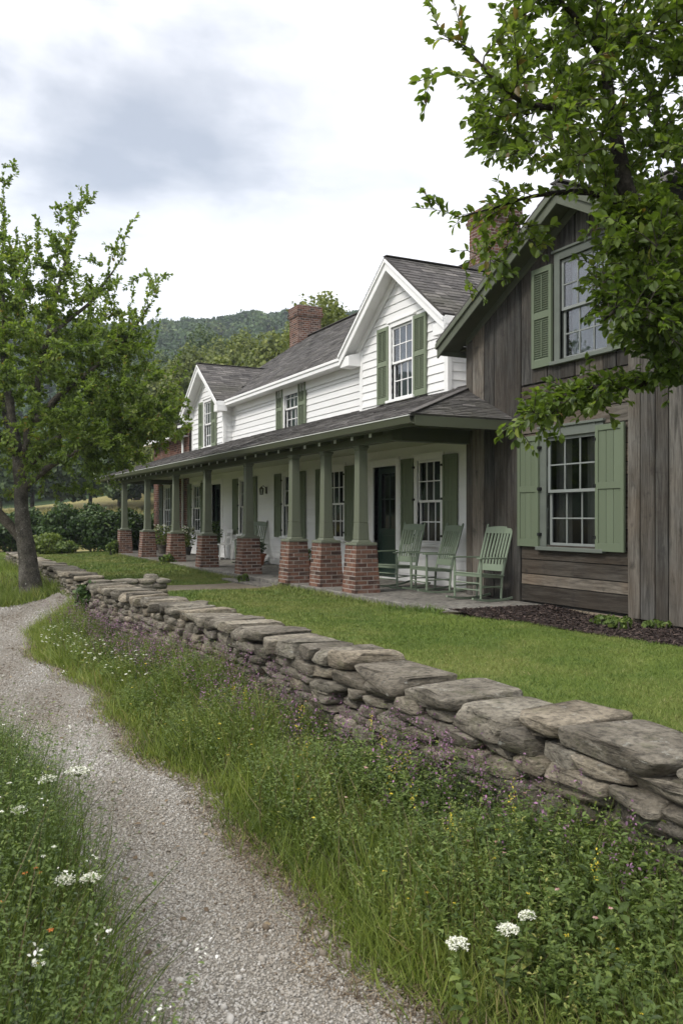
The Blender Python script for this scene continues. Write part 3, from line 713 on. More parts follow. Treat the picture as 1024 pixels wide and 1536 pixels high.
for gi,(ga,gb) in enumerate((GN,GF)):
    ap=AP if gi==0 else AP-.12
    ym=(ga+gb)/2; hw=(gb-ga)/2+.38; XF=8.18; zt=ap+.03; xe=8.47+(zt-ZE)/.7+.15
    b=MB()
    for sg in (-1,1):
        yb=ym+sg*hw
        shingles(b,(XF,yb,ZE+.01),(xe+.6,yb,ZE+.01),(XF,ym,zt),(xe,ym,zt),.14,.28)
    b.beam((XF,ym,zt+.008),(xe,ym,zt+.008),.14,.014,rnd=.6)
    b.build('gable_roof', M['shingle'], house)
    t=MB(); s_=(zt-ZE)/hw
    for sg in (-1,1):
        # rake board, crown strip and soffit follow the slope
        def q(y_in,dz): return None
        for (x0,x1,d0,d1) in ((XF+.02,XF+.05,-.27,-.05),(XF-.012,XF+.02,-.115,-.045)):
            yb=ym+sg*hw
            t.hexa([(x0,yb,ZE+d0),(x1,yb,ZE+d0),(x1,yb,ZE+d1),(x0,yb,ZE+d1),(x0,ym,zt+d0),(x1,ym,zt+d0),(x1,ym,zt+d1),(x0,ym,zt+d1)])
        yb=ym+sg*hw
        t.hexa([(XF+.05,yb,ZE-.13),(WX,yb,ZE-.13),(WX,yb,ZE-.10),(XF+.05,yb,ZE-.10),(XF+.05,ym,zt-.13),(WX,ym,zt-.13),(WX,ym,zt-.10),(XF+.05,ym,zt-.10)])
        # frieze on the wall under the soffit
        t.hexa([(WX-.05,ym+sg*(hw-.22),ZE-.13),(WX-.028,ym+sg*(hw-.22),ZE-.13),(WX-.028,ym+sg*(hw-.22),ZE+.06),(WX-.05,ym+sg*(hw-.22),ZE+.06),(WX-.05,ym,zt-.33),(WX-.028,ym,zt-.33),(WX-.028,ym,zt-.14),(WX-.05,ym,zt-.14)])
        # cornice return
        y0_,y1_=sorted((ym+sg*(hw+.02),ym+sg*(hw-.42)))
        t.prism([(XF+.053,ZE-.31),(WX-.03,ZE-.31),(WX-.03,ZE-.02),(XF+.053,ZE-.10)],'y',y0_+.02,y1_-.02)
    # side eave boards
    t.box(XF+.05,WX+.6,ga-.385,ga-.36,ZE-.16,ZE-.012); t.box(XF+.05,WX+.6,gb+.36,gb+.385,ZE-.16,ZE-.012)
    t.box(WX-.03,WX+.6,ga-.36,ga-.004,ZE-.15,ZE-.12); t.box(WX-.03,WX+.6,gb+.004,gb+.36,ZE-.15,ZE-.12)
    t.build('rake_board', M['trim'], house, bevel=.004)
# return eave beyond the far gable
b=MB(); b.box(8.35,8.9,28.3,29.3,ZE-.40,ZE-.30); b.build('eave_return', M['trim'], house, bevel=.005)
b=MB(); shingles(b,(8.32,28.35,ZE-.28),(8.32,29.35,ZE-.28),(8.75,28.35,ZE+.0),(8.75,29.35,ZE+.0)); b.build('return_roof', M['shingle'], house)
# chimneys
for (cx,cy,z0,z1,a_,b_) in ((12.9,28.5,7.35,9.28,.46,.38),(12.75,16.95,7.2,9.12,.44,.44)):
    b=MB(); mo=MB()
    bricks_block(b,mo,cx,cy,z0,z1-.38,a_,b_,a_,b_); bricks_block(b,mo,cx,cy,z1-.38,z1-.22,a_+.04,b_+.04,a_+.07,b_+.07); bricks_block(b,mo,cx,cy,z1-.22,z1,a_+.035,b_+.035,a_+.035,b_+.035)
    ch=b.build('chimney', M['brick'], house); mo.build('mortar', M['mortar'], ch)
    c=MB(); c.frustum(cx,cy,z1,z1+.05,a_+.03,b_+.03,a_-.08,b_-.08); c.build('chimney_cap', M['stone_in'], ch)
    fl=MB(); fl.frustum(cx,cy,z0+.3,z0+.36,a_+.03,b_+.03,a_+.02,b_+.02); fl.build('flashing', M['gutter_lip'], ch)

# porch
PE=10.15; PF=32.6
b=MB()
cor=[(6.36,9.95)]+[(6.36+.5-.5*math.cos(R(a_)),9.95-.5*math.sin(R(a_))) for a_ in (20,40,60,80,90)]+[(8.03,9.42),(8.03,11.1),(8.55,11.1)]
poly=cor+[(8.55,17.75),(6.36,17.75)]
b.prism(poly,'z',-.1,FLOOR)
b.box(6.36,8.55,17.755,23.5,-.1,FLOOR-.004); b.box(6.36,8.55,23.505,31.4,-.1,FLOOR-.002)
b.build('porch_floor', M['slab'], house, bevel=.012)
b=MB(); b.box(6.02,6.36,15.2,17.7,.1,.32); b.build('step', M['slab'], house, bevel=.012)
b=MB()
BZ0,BZ1=2.82,3.08
b.box(6.56,6.74,11.30,30.6,BZ0,BZ1); b.box(6.74,8.02,11.30,11.46,BZ0,BZ1); b.box(6.74,8.54,30.44,30.6,BZ0,BZ1)
b.build('porch_beam', M['beam'], house, bevel=.006)
b=MB(); b.box(6.74,8.54,11.46,30.44,2.985,3.0); b.build('porch_ceiling', M['ceil'], house)
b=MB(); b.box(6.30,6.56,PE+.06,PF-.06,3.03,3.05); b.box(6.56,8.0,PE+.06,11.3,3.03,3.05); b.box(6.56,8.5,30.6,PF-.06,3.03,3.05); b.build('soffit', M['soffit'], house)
def prz(x): return 3.09+.345*(x-6.22)
b=MB()
shingles(b,(6.20,PE,3.085),(6.20,PF,3.085),(8.86,11.9,prz(8.86)),(8.86,29.2,prz(8.86)),.13,.26,.014,.012)
shingles(b,(6.20,PE,3.085),(8.10,PE,3.085),(8.04,11.40,prz(8.04)),(8.10,11.44,prz(8.04)),.12,.24,.014,.012)
shingles(b,(6.20,PF,3.085),(8.54,PF,3.085),(8.50,29.3,prz(8.50)),(8.54,29.3,prz(8.54)),.13,.26)
b.beam((6.2,PE,3.11),(8.04,11.42,prz(8.04)+.025),.12,.012,rnd=.6)
b.build('porch_roof', M['shingle'], house)
b=MB()
b.box(6.265,6.295,PE+.03,PF,2.925,3.07); b.prism([(6.265,2.94),(6.18,2.955),(6.155,3.055),(6.168,3.055),(6.19,2.97),(6.265,2.955)],'y',PE-.02,PF+.02)
b.box(6.265,8.03,PE,PE+.03,2.925,3.07); b.box(6.265,8.5,PF-.03,PF,2.925,3.07)
gut=b.build('gutter', M['gutter'], house, bevel=.003)
b=MB(); b.box(6.148,6.170,PE-.02,PF+.02,3.055,3.068); b.build('gutter_lip', M['gutter_lip'], gut)
b=MB(); b.tube([(6.22,30.6,2.95),(6.22,30.6,2.84),(6.35,30.55,2.72),(6.52,30.35,2.60),(6.60,30.15,2.55),(6.61,30.12,1.3)],.035,8); b.build('downspout', M['gutter'], house, smooth=True)
tl=MB(); tl.hexa([(6.36,-.03,2.875),(6.36,.03,2.875),(6.56,.03,2.93),(6.56,-.03,2.93),(6.36,-.03,3.025),(6.36,.03,3.025),(6.56,.03,3.025),(6.56,-.03,3.025)])
te=MB(); te.box(6.346,6.36,-.031,.031,2.878,3.02)
tail=None
for i in range(31):
    yy=11.6+i*.615
    if tail is None:
        og=ORG[house]; base=MB(); base.v=[(p[0],p[1]+yy,p[2]) for p in tl.v]; base.f=tl.f; base.r=tl.r
        tail=base.build('rafter_tail', M['beam'], house); e2=MB(); e2.v=[(p[0],p[1]+yy,p[2]) for p in te.v]; e2.f=te.f; e2.r=te.r; e2.build('end_grain', M['gutter_lip'], tail)
    else:
        c=copy_tree(tail); c.location=(0,i*.615,0)
# piers and posts
first=None
pz=[(6.66,12.48),(6.70,13.89),(6.54,14.96),(6.62,17.66),(6.62,20.57),(6.62,23.4),(6.62,26.6),(6.62,29.8)]
for i,(px_,py_) in enumerate(pz):
    if first is None:
        b=MB(); mo=MB(); bricks_block(b,mo,px_,py_,FLOOR-.01,FLOOR+.78,.236,.236,.192,.192,.19,.0715)
        first=b.build('brick_pier', M['brick'], house); mo.build('mortar', M['mortar'], first)
        p=MB(); p.frustum(px_,py_,FLOOR+.78,FLOOR+.825,.205,.205,.195,.195); p.frustum(px_,py_,FLOOR+.825,FLOOR+.87,.135,.135,.104,.104)
        p.frustum(px_,py_,FLOOR+.87,FLOOR+1.15,.102,.102,.090,.090); p.frustum(px_,py_,FLOOR+1.15,BZ0-.085,.090,.090,.078,.078)
        p.frustum(px_,py_,BZ0-.085,BZ0-.04,.078,.078,.090,.090); p.frustum(px_,py_,BZ0-.04,BZ0+.0,.100,.100,.100,.100)
        p.build('post', M['post'], first, bevel=.006)
    else:
        c=copy_tree(first); c.location=(px_-pz[0][0],py_-pz[0][1],0)
# doors
def door(y0,y1,glass_rows):
    t=MB(); z1=2.66
    t.box(WX-.045,WX+.08,y0-.12,y0,FLOOR,z1+.13); t.box(WX-.045,WX+.08,y1,y1+.12,FLOOR,z1+.13); t.box(WX-.048,WX+.08,y0,y1,z1,z1+.13); t.box(WX-.075,WX+.02,y0-.15,y1+.15,z1+.13,z1+.165)
    t.box(WX-.02,WX+.1,y0,y1,FLOOR,FLOOR+.03)
    D=t.build('door_frame', M['trim'], house, bevel=.004)
    d=MB(); xa=WX+.085; xb=xa+.04; st=.11; zm=FLOOR+.95
    d.box(xa,xb,y0,y0+st,FLOOR+.03,z1); d.box(xa,xb,y1-st,y1,FLOOR+.03,z1); d.box(xa,xb,y0+st,y1-st,z1-.13,z1); d.box(xa,xb,y0+st,y1-st,zm-.08,zm+.06); d.box(xa,xb,y0+st,y1-st,FLOOR+.03,FLOOR+.22)
    d.box(xa+.015,xb-.005,y0+st,y1-st,FLOOR+.22,zm-.08)
    ym=(y0+y1)/2; d.box(xa+.006,xb-.006,ym-.012,ym+.012,zm+.06,z1-.13)
    zq=(zm+z1)/2; d.box(xa+.007,xb-.007,y0+st,ym-.012,zq-.012,zq+.012); d.box(xa+.007,xb-.007,ym+.012,y1-st,zq-.012,zq+.012)
    DD=d.build('door', M['door'], D, bevel=.003)
    g=MB(); g.add([(xa+.02,y0+st,zm+.06),(xa+.02,y1-st,zm+.06),(xa+.02,y1-st,z1-.13),(xa+.02,y0+st,z1-.13)],[(3,2,1,0)]); g.build('pane', M['glass'], D, recalc=False)
    h=MB(); h.tube([(xa,y0+.06,1.35),(xa-.05,y0+.06,1.35)],.012,8); h.lathe([(.005,-.03),(.026,-.02),(.03,0),(.026,.02),(.005,.03)],(xa-.06,y0+.06,1.35),10); h.build('handle', M['brass'], D, smooth=True)
door(14.5,15.42,2); door(25.1,26.0,2)
# wall lantern
b=MB(); yl=21.35; zl=2.36
b.box(WX-.05,WX-.03,yl-.045,yl+.045,zl-.09,zl+.09); b.tube([(WX-.04,yl,zl+.05),(WX-.12,yl,zl+.12),(WX-.17,yl,zl+.09)],.009,6)
b.lathe([(.01,.10),(.075,.03),(.07,.025)],(WX-.17,yl,zl),8); b.lathe([(.05,-.12),(.055,-.11),(.03,-.125)],(WX-.17,yl,zl),8)
for k in range(4):
    t=math.pi/4+k*math.pi/2; b.tube([(WX-.17+.045*math.cos(t),yl+.045*math.sin(t),zl-.115),(WX-.17+.06*math.cos(t),yl+.06*math.sin(t),zl+.03)],.005,4)
lan=b.build('wall_lantern', M['brass'], house)
b=MB(); b.lathe([(.038,-.11),(.052,.022)],(WX-.17,yl,zl),8); b.build('lamp_glass', M['glass'], lan)
# dangling lower trim board at the foot of the porch wall
b=MB(); b.box(WX-.035,WX-.026,11.2,14.38,FLOOR+.01,FLOOR+.12); b.box(WX-.035,WX-.026,15.54,24.98,FLOOR+.01,FLOOR+.12); b.box(WX-.035,WX-.026,26.12,28.4,FLOOR+.01,FLOOR+.12); b.build('skirt_board', M['trim'], house, bevel=.003)

# ------------------------------------------------------------------ barn wing
barn = empty('barn', (8.05,8.6,.30))
tag(barn, 'weathered grey plank barn wing with green shutters beside the rocking chairs', 'barn')
BX=8.05; BY1=11.40; AY=8.82; AZ=6.08; SL=.55
btop=lambda y: AZ-.22-abs(y-AY)*SL
lw_=(8.96,.98,1.25,2.76); uw_=(8.72,.90,3.83,5.20)
bh=[(w__[0]-w__[1]/2,w__[0]+w__[1]/2,w__[2],w__[3]) for w__ in (lw_,uw_)]
def vplanks(mb, y0, y1, z0, ztop, x, holes, wr=(.22,.33), t=.030, zcut=None):
    y=y0
    while y<y1-.01:
        q=min(y1,y+random.uniform(*wr)); 
        if y1-q<.08: q=y1
        spans=[(z0,None)]
        ym=(y+q)/2
        hs=[h for h in holes if h[0]<q and h[1]>y]
        j=random.uniform(0,.016); rv=random.random()
        def put(a,b,za,zb_l,zb_r):
            mb.hexa([(x-t-j,a,za),(x,a,za),(x,b,za),(x-t-j,b,za),(x-t-j,a,zb_l),(x,a,zb_l),(x,b,zb_r),(x-t-j,b,zb_r)],rv)
        g=.0085
        if not hs: put(y+g,q-g,z0+random.uniform(-.01,.02),ztop(y+g),ztop(q-g))
        else:
            for h in hs:
                l,r=max(y,h[0]),min(q,h[1])
                if y<h[0]-.02: put(y+g,h[0],z0,ztop(y),ztop(h[0]))
                if q>h[1]+.02: put(h[1],q-g,z0,ztop(h[1]),ztop(q))
                if h[2]>z0+.02: put(max(y+g,h[0]),min(q-g,h[1]),z0,h[2],h[2])
                if h[3]<ztop(ym): put(max(y+g,h[0]),min(q-g,h[1]),h[3],ztop(max(y,h[0])),ztop(min(q,h[1])))
        y=q
HZ=3.55
b=MB()
vplanks(b, 10.02, BY1-.16, .40, btop, BX, bh[1:])
vplanks(b, 7.86, 10.02, HZ+.01, btop, BX, bh[1:])
vplanks(b, 5.8, 7.86, .40, btop, BX, [])
b.build('plank_wall', M['wood_v'], barn, bevel=.003)
b=MB(); z=.42
while z<HZ-.01:
    h=random.choice((.16,.19,.21,.24,.27)); zt=min(HZ,z+h)
    if HZ-zt<.07: zt=HZ
    cuts=sorted({z,zt}|{v for v in bh[0][2:] if z<v<zt}); j=random.uniform(0,.009); rv=random.random()
    for a,c in zip(cuts[:-1],cuts[1:]):
        m_=(a+c)/2
        segs=[(7.86,bh[0][0]),(bh[0][1],10.01)] if bh[0][2]<m_<bh[0][3] else [(7.86,10.01)]
        for p,q in segs:
            b.hexa([(BX-.030-j,p,a+.008),(BX,p,a+.008),(BX,q,a+.008),(BX-.030-j,q,a+.008),(BX-.022-j,p,c-.004),(BX,p,c-.004),(BX,q,c-.004),(BX-.022-j,q,c-.004)],rv)
    z=zt
b.build('plank_wall', M['wood_h'], barn, bevel=.003)
# projecting run of wide boards at the near end
b=MB(); vplanks(b, 5.8, 7.86, .38, lambda y: btop(y)-.0, BX-.06, [], (.20,.27), .034); b.build('board_panel', M['wood_v'], barn, bevel=.003)
b=MB(); b.box(BX-.045,BX+.10,BY1-.15,BY1,.40,btop(BY1)); b.build('corner_post', M['wood_v'], barn, bevel=.006)
b=MB(); x=BX
while x<13.0:
    q=x+random.uniform(.17,.26); b.box(x+.004,q-.004,BY1-.025,BY1+random.uniform(0,.008)-.0,.4,btop(BY1)+.05); x=q
b.build('side_wall', M['wood_v'], barn)
b=MB(); x=BX
while x<13.0:
    q=x+random.uniform(.2,.3); b.box(x+.006,q-.006,5.77-random.uniform(0,.01),5.80,.4,btop(5.8)+.05); x=q
b.build('side_wall', M['wood_v'], barn)
b=MB(); slab_holes(b, BX+.004, BX+.10, 5.8, BY1-.03, .3, btop(BY1), bh)
for i in range(14):
    z0_=btop(BY1)+(AZ-.25-btop(BY1))*i/14; z1_=btop(BY1)+(AZ-.25-btop(BY1))*(i+1)/14; hw=(AZ-.24-z1_)/SL
    l,r=AY-hw,AY+hw; r=min(r,BY1-.03); l=max(l,5.8)
    if r<=l: continue
    H=bh[1]
    if z0_<H[3] and z1_>H[2]:
        if H[0]>l: b.box(BX+.004,BX+.1,l,H[0],z0_,z1_)
        if r>H[1]: b.box(BX+.004,BX+.1,H[1],r,z0_,z1_)
    else: b.box(BX+.004,BX+.1,l,r,z0_,z1_)
b.box(13.0,13.1,5.8,BY1-.03,.1,4.4); b.box(BX+.1,13,5.8,5.9,.1,4.3); b.box(BX+.1,13,BY1-.12,BY1-.03,.1,4.3); b.box(BX+.1,13,5.9,BY1-.12,.2,.3); b.box(BX+.1,13,5.9,BY1-.12,3.25,3.35); b.prism([(5.9,3.36),(BY1-.12,3.36),(BY1-.12,4.2),(AY,AZ-.35),(5.9,4.2)],'x',9.9,10.0,.5)
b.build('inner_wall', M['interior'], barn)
b=MB(); b.box(BX-.02,BX+.2,5.7,BY1-.02,-.2,.385); b.build('foundation', M['found'], barn, bevel=.02)
W=window(barn, BX-.01, lw_[0], lw_[1], lw_[2], lw_[3], M['barn_trim'], M['barn_sash'], casing=.13, curtain='c')
shutter(barn, BX-.02, lw_[0]+lw_[1]/2+.36, .46, lw_[2]-.03, lw_[3]+.05, M['shutter'], False, hinge=lw_[0]+lw_[1]/2+.11)
shutter(barn, BX-.035, lw_[0]-lw_[1]/2-.29, .50, lw_[2]-.05, lw_[3]+.08, M['shutter'], False, hinge=lw_[0]-lw_[1]/2-.035)
W=window(barn, BX-.01, uw_[0], uw_[1], uw_[2], uw_[3], M['barn_trim'], M['barn_sash'], casing=.11, glass='glass_up', curtain='lace')
shutter(barn, BX-.02, uw_[0]+uw_[1]/2+.34, .42, uw_[2]-.06, uw_[3]-.02, M['shutter'], True)
shutter(barn, BX-.02, uw_[0]-uw_[1]/2-.34, .42, uw_[2]-.06, uw_[3]-.02, M['shutter'], True)
b=MB(); XF=7.62; ye=11.70; ze=AZ-(ye-AY)*SL
for sg in (-1,1):
    yb=AY+sg*(ye-AY); shingles(b,(XF,yb,ze),(13.2,yb,ze),(XF,AY,AZ),(13.2,AY,AZ),.14,.28)
b.beam((XF,AY,AZ+.015),(13.2,AY,AZ+.015),.2,.025,rnd=.3)
b.build('roof', M['shingle'], barn)
b=MB()
for sg in (-1,1):
    yb=AY+sg*(ye-AY)
    for (x0,x1,d0,d1) in ((XF+.02,XF+.055,-.27,-.045),(XF-.015,XF+.02,-.13,-.04)):
        b.hexa([(x0,yb,ze+d0),(x1,yb,ze+d0),(x1,yb,ze+d1),(x0,yb,ze+d1),(x0,AY,AZ+d0),(x1,AY,AZ+d0),(x1,AY,AZ+d1),(x0,AY,AZ+d1)])
    b.box(XF+.055,13,min(yb,yb-sg*.03),max(yb,yb-sg*.03),ze-.22,ze-.04)
    b.hexa([(BX-.055,yb-sg*.3,ze-.10),(BX-.030,yb-sg*.3,ze-.10),(BX-.030,yb-sg*.3,ze+.05),(BX-.055,yb-sg*.3,ze+.05),(BX-.055,AY,AZ-.30),(BX-.030,AY,AZ-.30),(BX-.030,AY,AZ-.15),(BX-.055,AY,AZ-.15)])
b.build('rake_board', M['rake_green'], barn, bevel=.005)
b=MB()
for sg in (-1,1):
    yb=AY+sg*(ye-AY-.03)
    b.hexa([(XF+.055,yb,ze-.14),(BX,yb,ze-.14),(BX,yb,ze-.115),(XF+.055,yb,ze-.115),(XF+.055,AY,AZ-.16),(BX,AY,AZ-.16),(BX,AY,AZ-.135),(XF+.055,AY,AZ-.135)])
    b.box(BX,13,min(yb,AY+sg*(BY1-AY)),max(yb,AY+sg*(BY1-AY)),ze-.14,ze-.115)
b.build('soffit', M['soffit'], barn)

# ------------------------------------------------------------------ brick wing beyond
bw = empty('brick_cottage', (8.55,30.9,.28))
tag(bw, 'red brick wing with a white sash window beyond the far end of the porch', 'house')
def brick_wall(y0,y1,z0,z1,x,holes):
    b=MB(); ch=.076; n=int((z1-z0)/ch)
    for i in range(n):
        za=z0+i*ch; zb=za+ch-.012; y=y0-(.11 if i%2 else 0)
        while y<y1:
            p=max(y,y0); q=min(y+.215,y1); y+=.227
            if q-p<.02: continue
            segs=[(p,q)]
            for h in holes:
                if h[2]<(za+zb)/2<h[3]:
                    ns=[]
                    for (a,c) in segs:
                        if c<=h[0] or a>=h[1]: ns.append((a,c)); continue
                        if a<h[0]: ns.append((a,h[0]))
                        if c>h[1]: ns.append((h[1],c))
                    segs=ns
            j=random.uniform(-.003,.003)
            for a,c in segs: b.box(x-.012-j,x+.06,a,c,za,zb)
    return b
hw_=[(30.75,31.65,1.05,2.75)]
wl=brick_wall(28.55,33.3,.2,4.55,8.55,hw_).build('brick_wall', M['brick'], bw)
b=MB(); slab_holes(b,8.55,8.7,28.55,33.3,.1,4.55,hw_); b.box(8.7,13,33.2,33.3,.1,4.55); b.box(8.7,13,28.55,28.65,.1,4.55); b.build('mortar', M['mortar'], wl)
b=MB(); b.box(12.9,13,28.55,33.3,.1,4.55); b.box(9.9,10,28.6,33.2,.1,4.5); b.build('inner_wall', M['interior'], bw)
window(bw, 8.55, 31.2, .9, 1.05, 2.75, M['trim'], M['trim'], casing=.10, curtain='lace')
for sg in (-1,1): shutter(bw, 8.53, 31.2+sg*.80, .42, 1.0, 2.8, M['shutter'])
b=MB(); shingles(b,(8.2,28.6,4.6),(8.2,33.7,4.6),(10.8,28.6,5.5),(10.8,33.7,5.5)); shingles(b,(13.4,28.6,4.6),(13.4,33.7,4.6),(10.8,28.6,5.5),(10.8,33.7,5.5)); b.build('roof', M['shingle'], bw)
b=MB(); b.box(8.17,8.2,28.6,33.72,4.42,4.60); b.box(8.2,8.54,28.6,33.72,4.42,4.44); b.prism([(8.2,4.42),(10.8,5.32),(13.4,4.42),(13.4,4.57),(10.8,5.47),(8.2,4.57)],'y',33.68,33.72); b.build('eave_board', M['trim'], bw)
b=MB(); b.tube([(8.45,29.0,4.4),(8.45,29.0,.3)],.04,8); b.build('downspout', M['gutter_lip'], bw, smooth=True)

# ------------------------------------------------------------------ dry stone wall
def ico(sub):
    bm = bmesh.new(); bmesh.ops.create_icosphere(bm, subdivisions=sub, radius=1)
    V = np.array([v.co[:] for v in bm.verts]); F = np.array([[v.index for v in f.verts] for f in bm.faces]); bm.free(); return V, F
ICO = {k: ico(k) for k in (1,2,3,4)}
class Stones:
    def __init__(s): s.V=[]; s.F=[]; s.R=[]; s.n=0
    def add(s, c, half, ang=0, tilt=(0,0), sub=3, sq=.42, rough=.10, seed=None):
        V, F = ICO[sub]; seed = random.random()*100 if seed is None else seed
        P = np.sign(V)*np.abs(V)**sq
        # corners cut unevenly so that no two stones share an outline
        sh = RNG.uniform(-.16,.16,(4,)); 
        P[:,0] += sh[0]*P[:,1]*.8 + sh[1]*P[:,2]*.3; P[:,1] += sh[2]*P[:,0]*.35; P[:,2] *= 1+sh[3]*P[:,0]*.9
        hm = min(half); H = np.array(half)
        for _ in range(9):       # broken faces: flatten whatever sticks out past a random plane
            pn = RNG.normal(size=3)*np.array([1,1,.75]); pn /= np.linalg.norm(pn); off_ = RNG.uniform(.72,1.05)*np.abs(pn).sum()*.86
            dd = P@pn - off_; P = P - np.where(dd>0,dd,0)[:,None]*pn
        Q = P*H
        for i in range(len(Q)):
            q = Q[i]; d = V[i]
            a = mnoise.noise(Vector((q[0]*5+seed,q[1]*5,q[2]*7))); b_ = mnoise.noise(Vector((q[0]*16,q[1]*16+seed,q[2]*22)))
            k = a*rough*1.0 + b_*rough*.42
            Q[i] = q + d*np.array([min(.06,H[0])*k*2.2, min(.06,H[1])*k*2.2, min(.06,H[2])*k*1.6])
        cx,sx = math.cos(ang),math.sin(ang); ta,tb = tilt
        Rm = np.array([[cx,-sx,0],[sx,cx,0],[0,0,1]])@np.array([[1,0,ta],[0,1,tb],[-ta,-tb,1]])
        Q = Q@Rm.T + np.array(c)
        s.V.append(Q); s.F.append(F+s.n); s.R.append(np.full(len(F), random.random())); s.n += len(Q)
    def build(s, name, parent):
        return np_mesh(name, np.concatenate(s.V), [np.concatenate(s.F)], [np.concatenate(s.R)], M['stone'], parent, smooth=True)
def build_wall(root, xf, y0, y1, top, base_z, caps, zstep=(.05,.085), near_sub=True):
    st = Stones(); core = MB()
    def wd(y): return max(.14,.42-.03*(y-2.0)) if near_sub else .3
    zc = top-.09
    # courses from the cap downwards
    z = zc; ci = 0
    while z > base_z-.06:
        h = random.uniform(*zstep)*(1.15 if ci==0 else 1.0); y = y0+random.uniform(-.2,0)
        while y < y1:
            L = wd(y)*random.uniform(.55,1.35); L = min(L, y1-y+.05)
            hh = h*random.uniform(.82,1.12); yc = y+L/2
            out = (zc-z)*.10 + random.uniform(-.025,.035)
            sub = 4 if yc < 5.5 else (3 if yc<9.5 else 2)
            if random.random() < .16 and L < .35:
                for k in (0,1): st.add((xf(yc)+.13-out, yc, z-hh*(.27+.48*k)), (.15,L/2*1.04,hh*.27), random.uniform(-.06,.06), (0,random.uniform(-.05,.05)), sub, .45, .14)
            else:
                if yc<4.4: out+=.045
            st.add((xf(yc)+.15-out, yc, z-h/2), (.18,L/2*1.02,hh*.50), random.uniform(-.07,.07), (random.uniform(-.03,.03),random.uniform(-.07,.07)), sub, .24, .20)
            y += L*.985
        z -= h*.93; ci += 1
    # rear face
    z = zc
    while z > .15:
        h = .13; y = y0
        while y < y1:
            L = random.uniform(.25,.5); st.add((xf(y)+.36, y+L/2, z-h/2), (.12,L/2,h*.5), 0, (0,0), 2, .45, .15); y += L
        z -= h*.93
    n = 30
    for i in range(n):
        a = y0+(y1-y0)*i/n; c = y0+(y1-y0)*(i+1)/n
        core.hexa([(xf(a)+.10,a,base_z-.1),(xf(a)+.40,a,base_z-.1),(xf(c)+.40,c,base_z-.1),(xf(c)+.10,c,base_z-.1),(xf(a)+.10,a,zc-.02),(xf(a)+.40,a,zc-.02),(xf(c)+.40,c,zc-.02),(xf(c)+.10,c,zc-.02)])
    st.build('stone_body', root); core.build('rubble_core', M['stone_in'], root)
    for (a,c,zt,th,tw) in caps:
        s = Stones(); yc=(a+c)/2
        s.add((xf(yc)+.215+random.uniform(-.03,.02)-.015, yc, zt-th/2), (.255*tw,(c-a)/2*1.01,th/2), random.uniform(-.07,.07), (random.uniform(-.04,.04),random.uniform(-.03,.03)), 4 if yc<8 else 3, .17, .17)
        s.build('capstone', root)
wall = empty('dry_stone_wall', (2.4,7,.05))
tag(wall, 'long low dry stone wall with flat capstones running between gravel path and lawn', 'wall')
random.seed(21)
caps = [(1.15,1.75,.66,.10,1.0),(1.75,2.44,.64,.095,1.0),(2.45,3.06,.67,.10,1.02),(3.08,3.42,.69,.095,.98),(3.45,3.86,.635,.10,1.05),(3.88,4.42,.66,.105,1.1),(4.42,5.08,.665,.10,1.0)]
y = 5.1
while y < 12.7:
    L = random.uniform(.20,.40) if y < 8.5 else random.uniform(.16,.34)
    caps.append((y, min(y+L,12.85), .70+random.uniform(-.012,.022), random.uniform(.085,.12), random.uniform(.92,1.08))); y += L
build_wall(wall, WF, 1.15, 12.8, .68, .0, caps)
# short return at the gateway
st = Stones(); x = 2.35
while x < 3.35:
    L = random.uniform(.2,.4); 
    for k,zz in enumerate((.30,.40,.50,.59)): st.add((x+L/2+random.uniform(-.1,.1), 13.0+random.uniform(-.03,.03), zz), (L/2*1.1,.17,.052), 0,(0,0),2,.44,.14)
    st.add((x+L/2, 13.0, .665), (L/2*1.03,.2,.04), 0,(0,0),2,.40,.1); x += L
st.add((3.30,13.0,.69),(.11,.12,.09),0,(0,0),2,.42,.1)
st.build('return_stones', wall)
wall2 = empty('dry_stone_wall', (2.6,20,.05))
tag(wall2, 'shorter far stretch of low dry stone wall beyond the gateway, behind the left tree trunk', 'wall')
caps2=[]; y=15.1
while y<27: L=random.uniform(.3,.55); caps2.append((y,y+L,.62+random.uniform(-.02,.03),.08,1.05)); y+=L
build_wall(wall2, lambda y: 2.58+.0*y-.004*(y-15), 15.1, 27.0, .60, .0, caps2, near_sub=False)

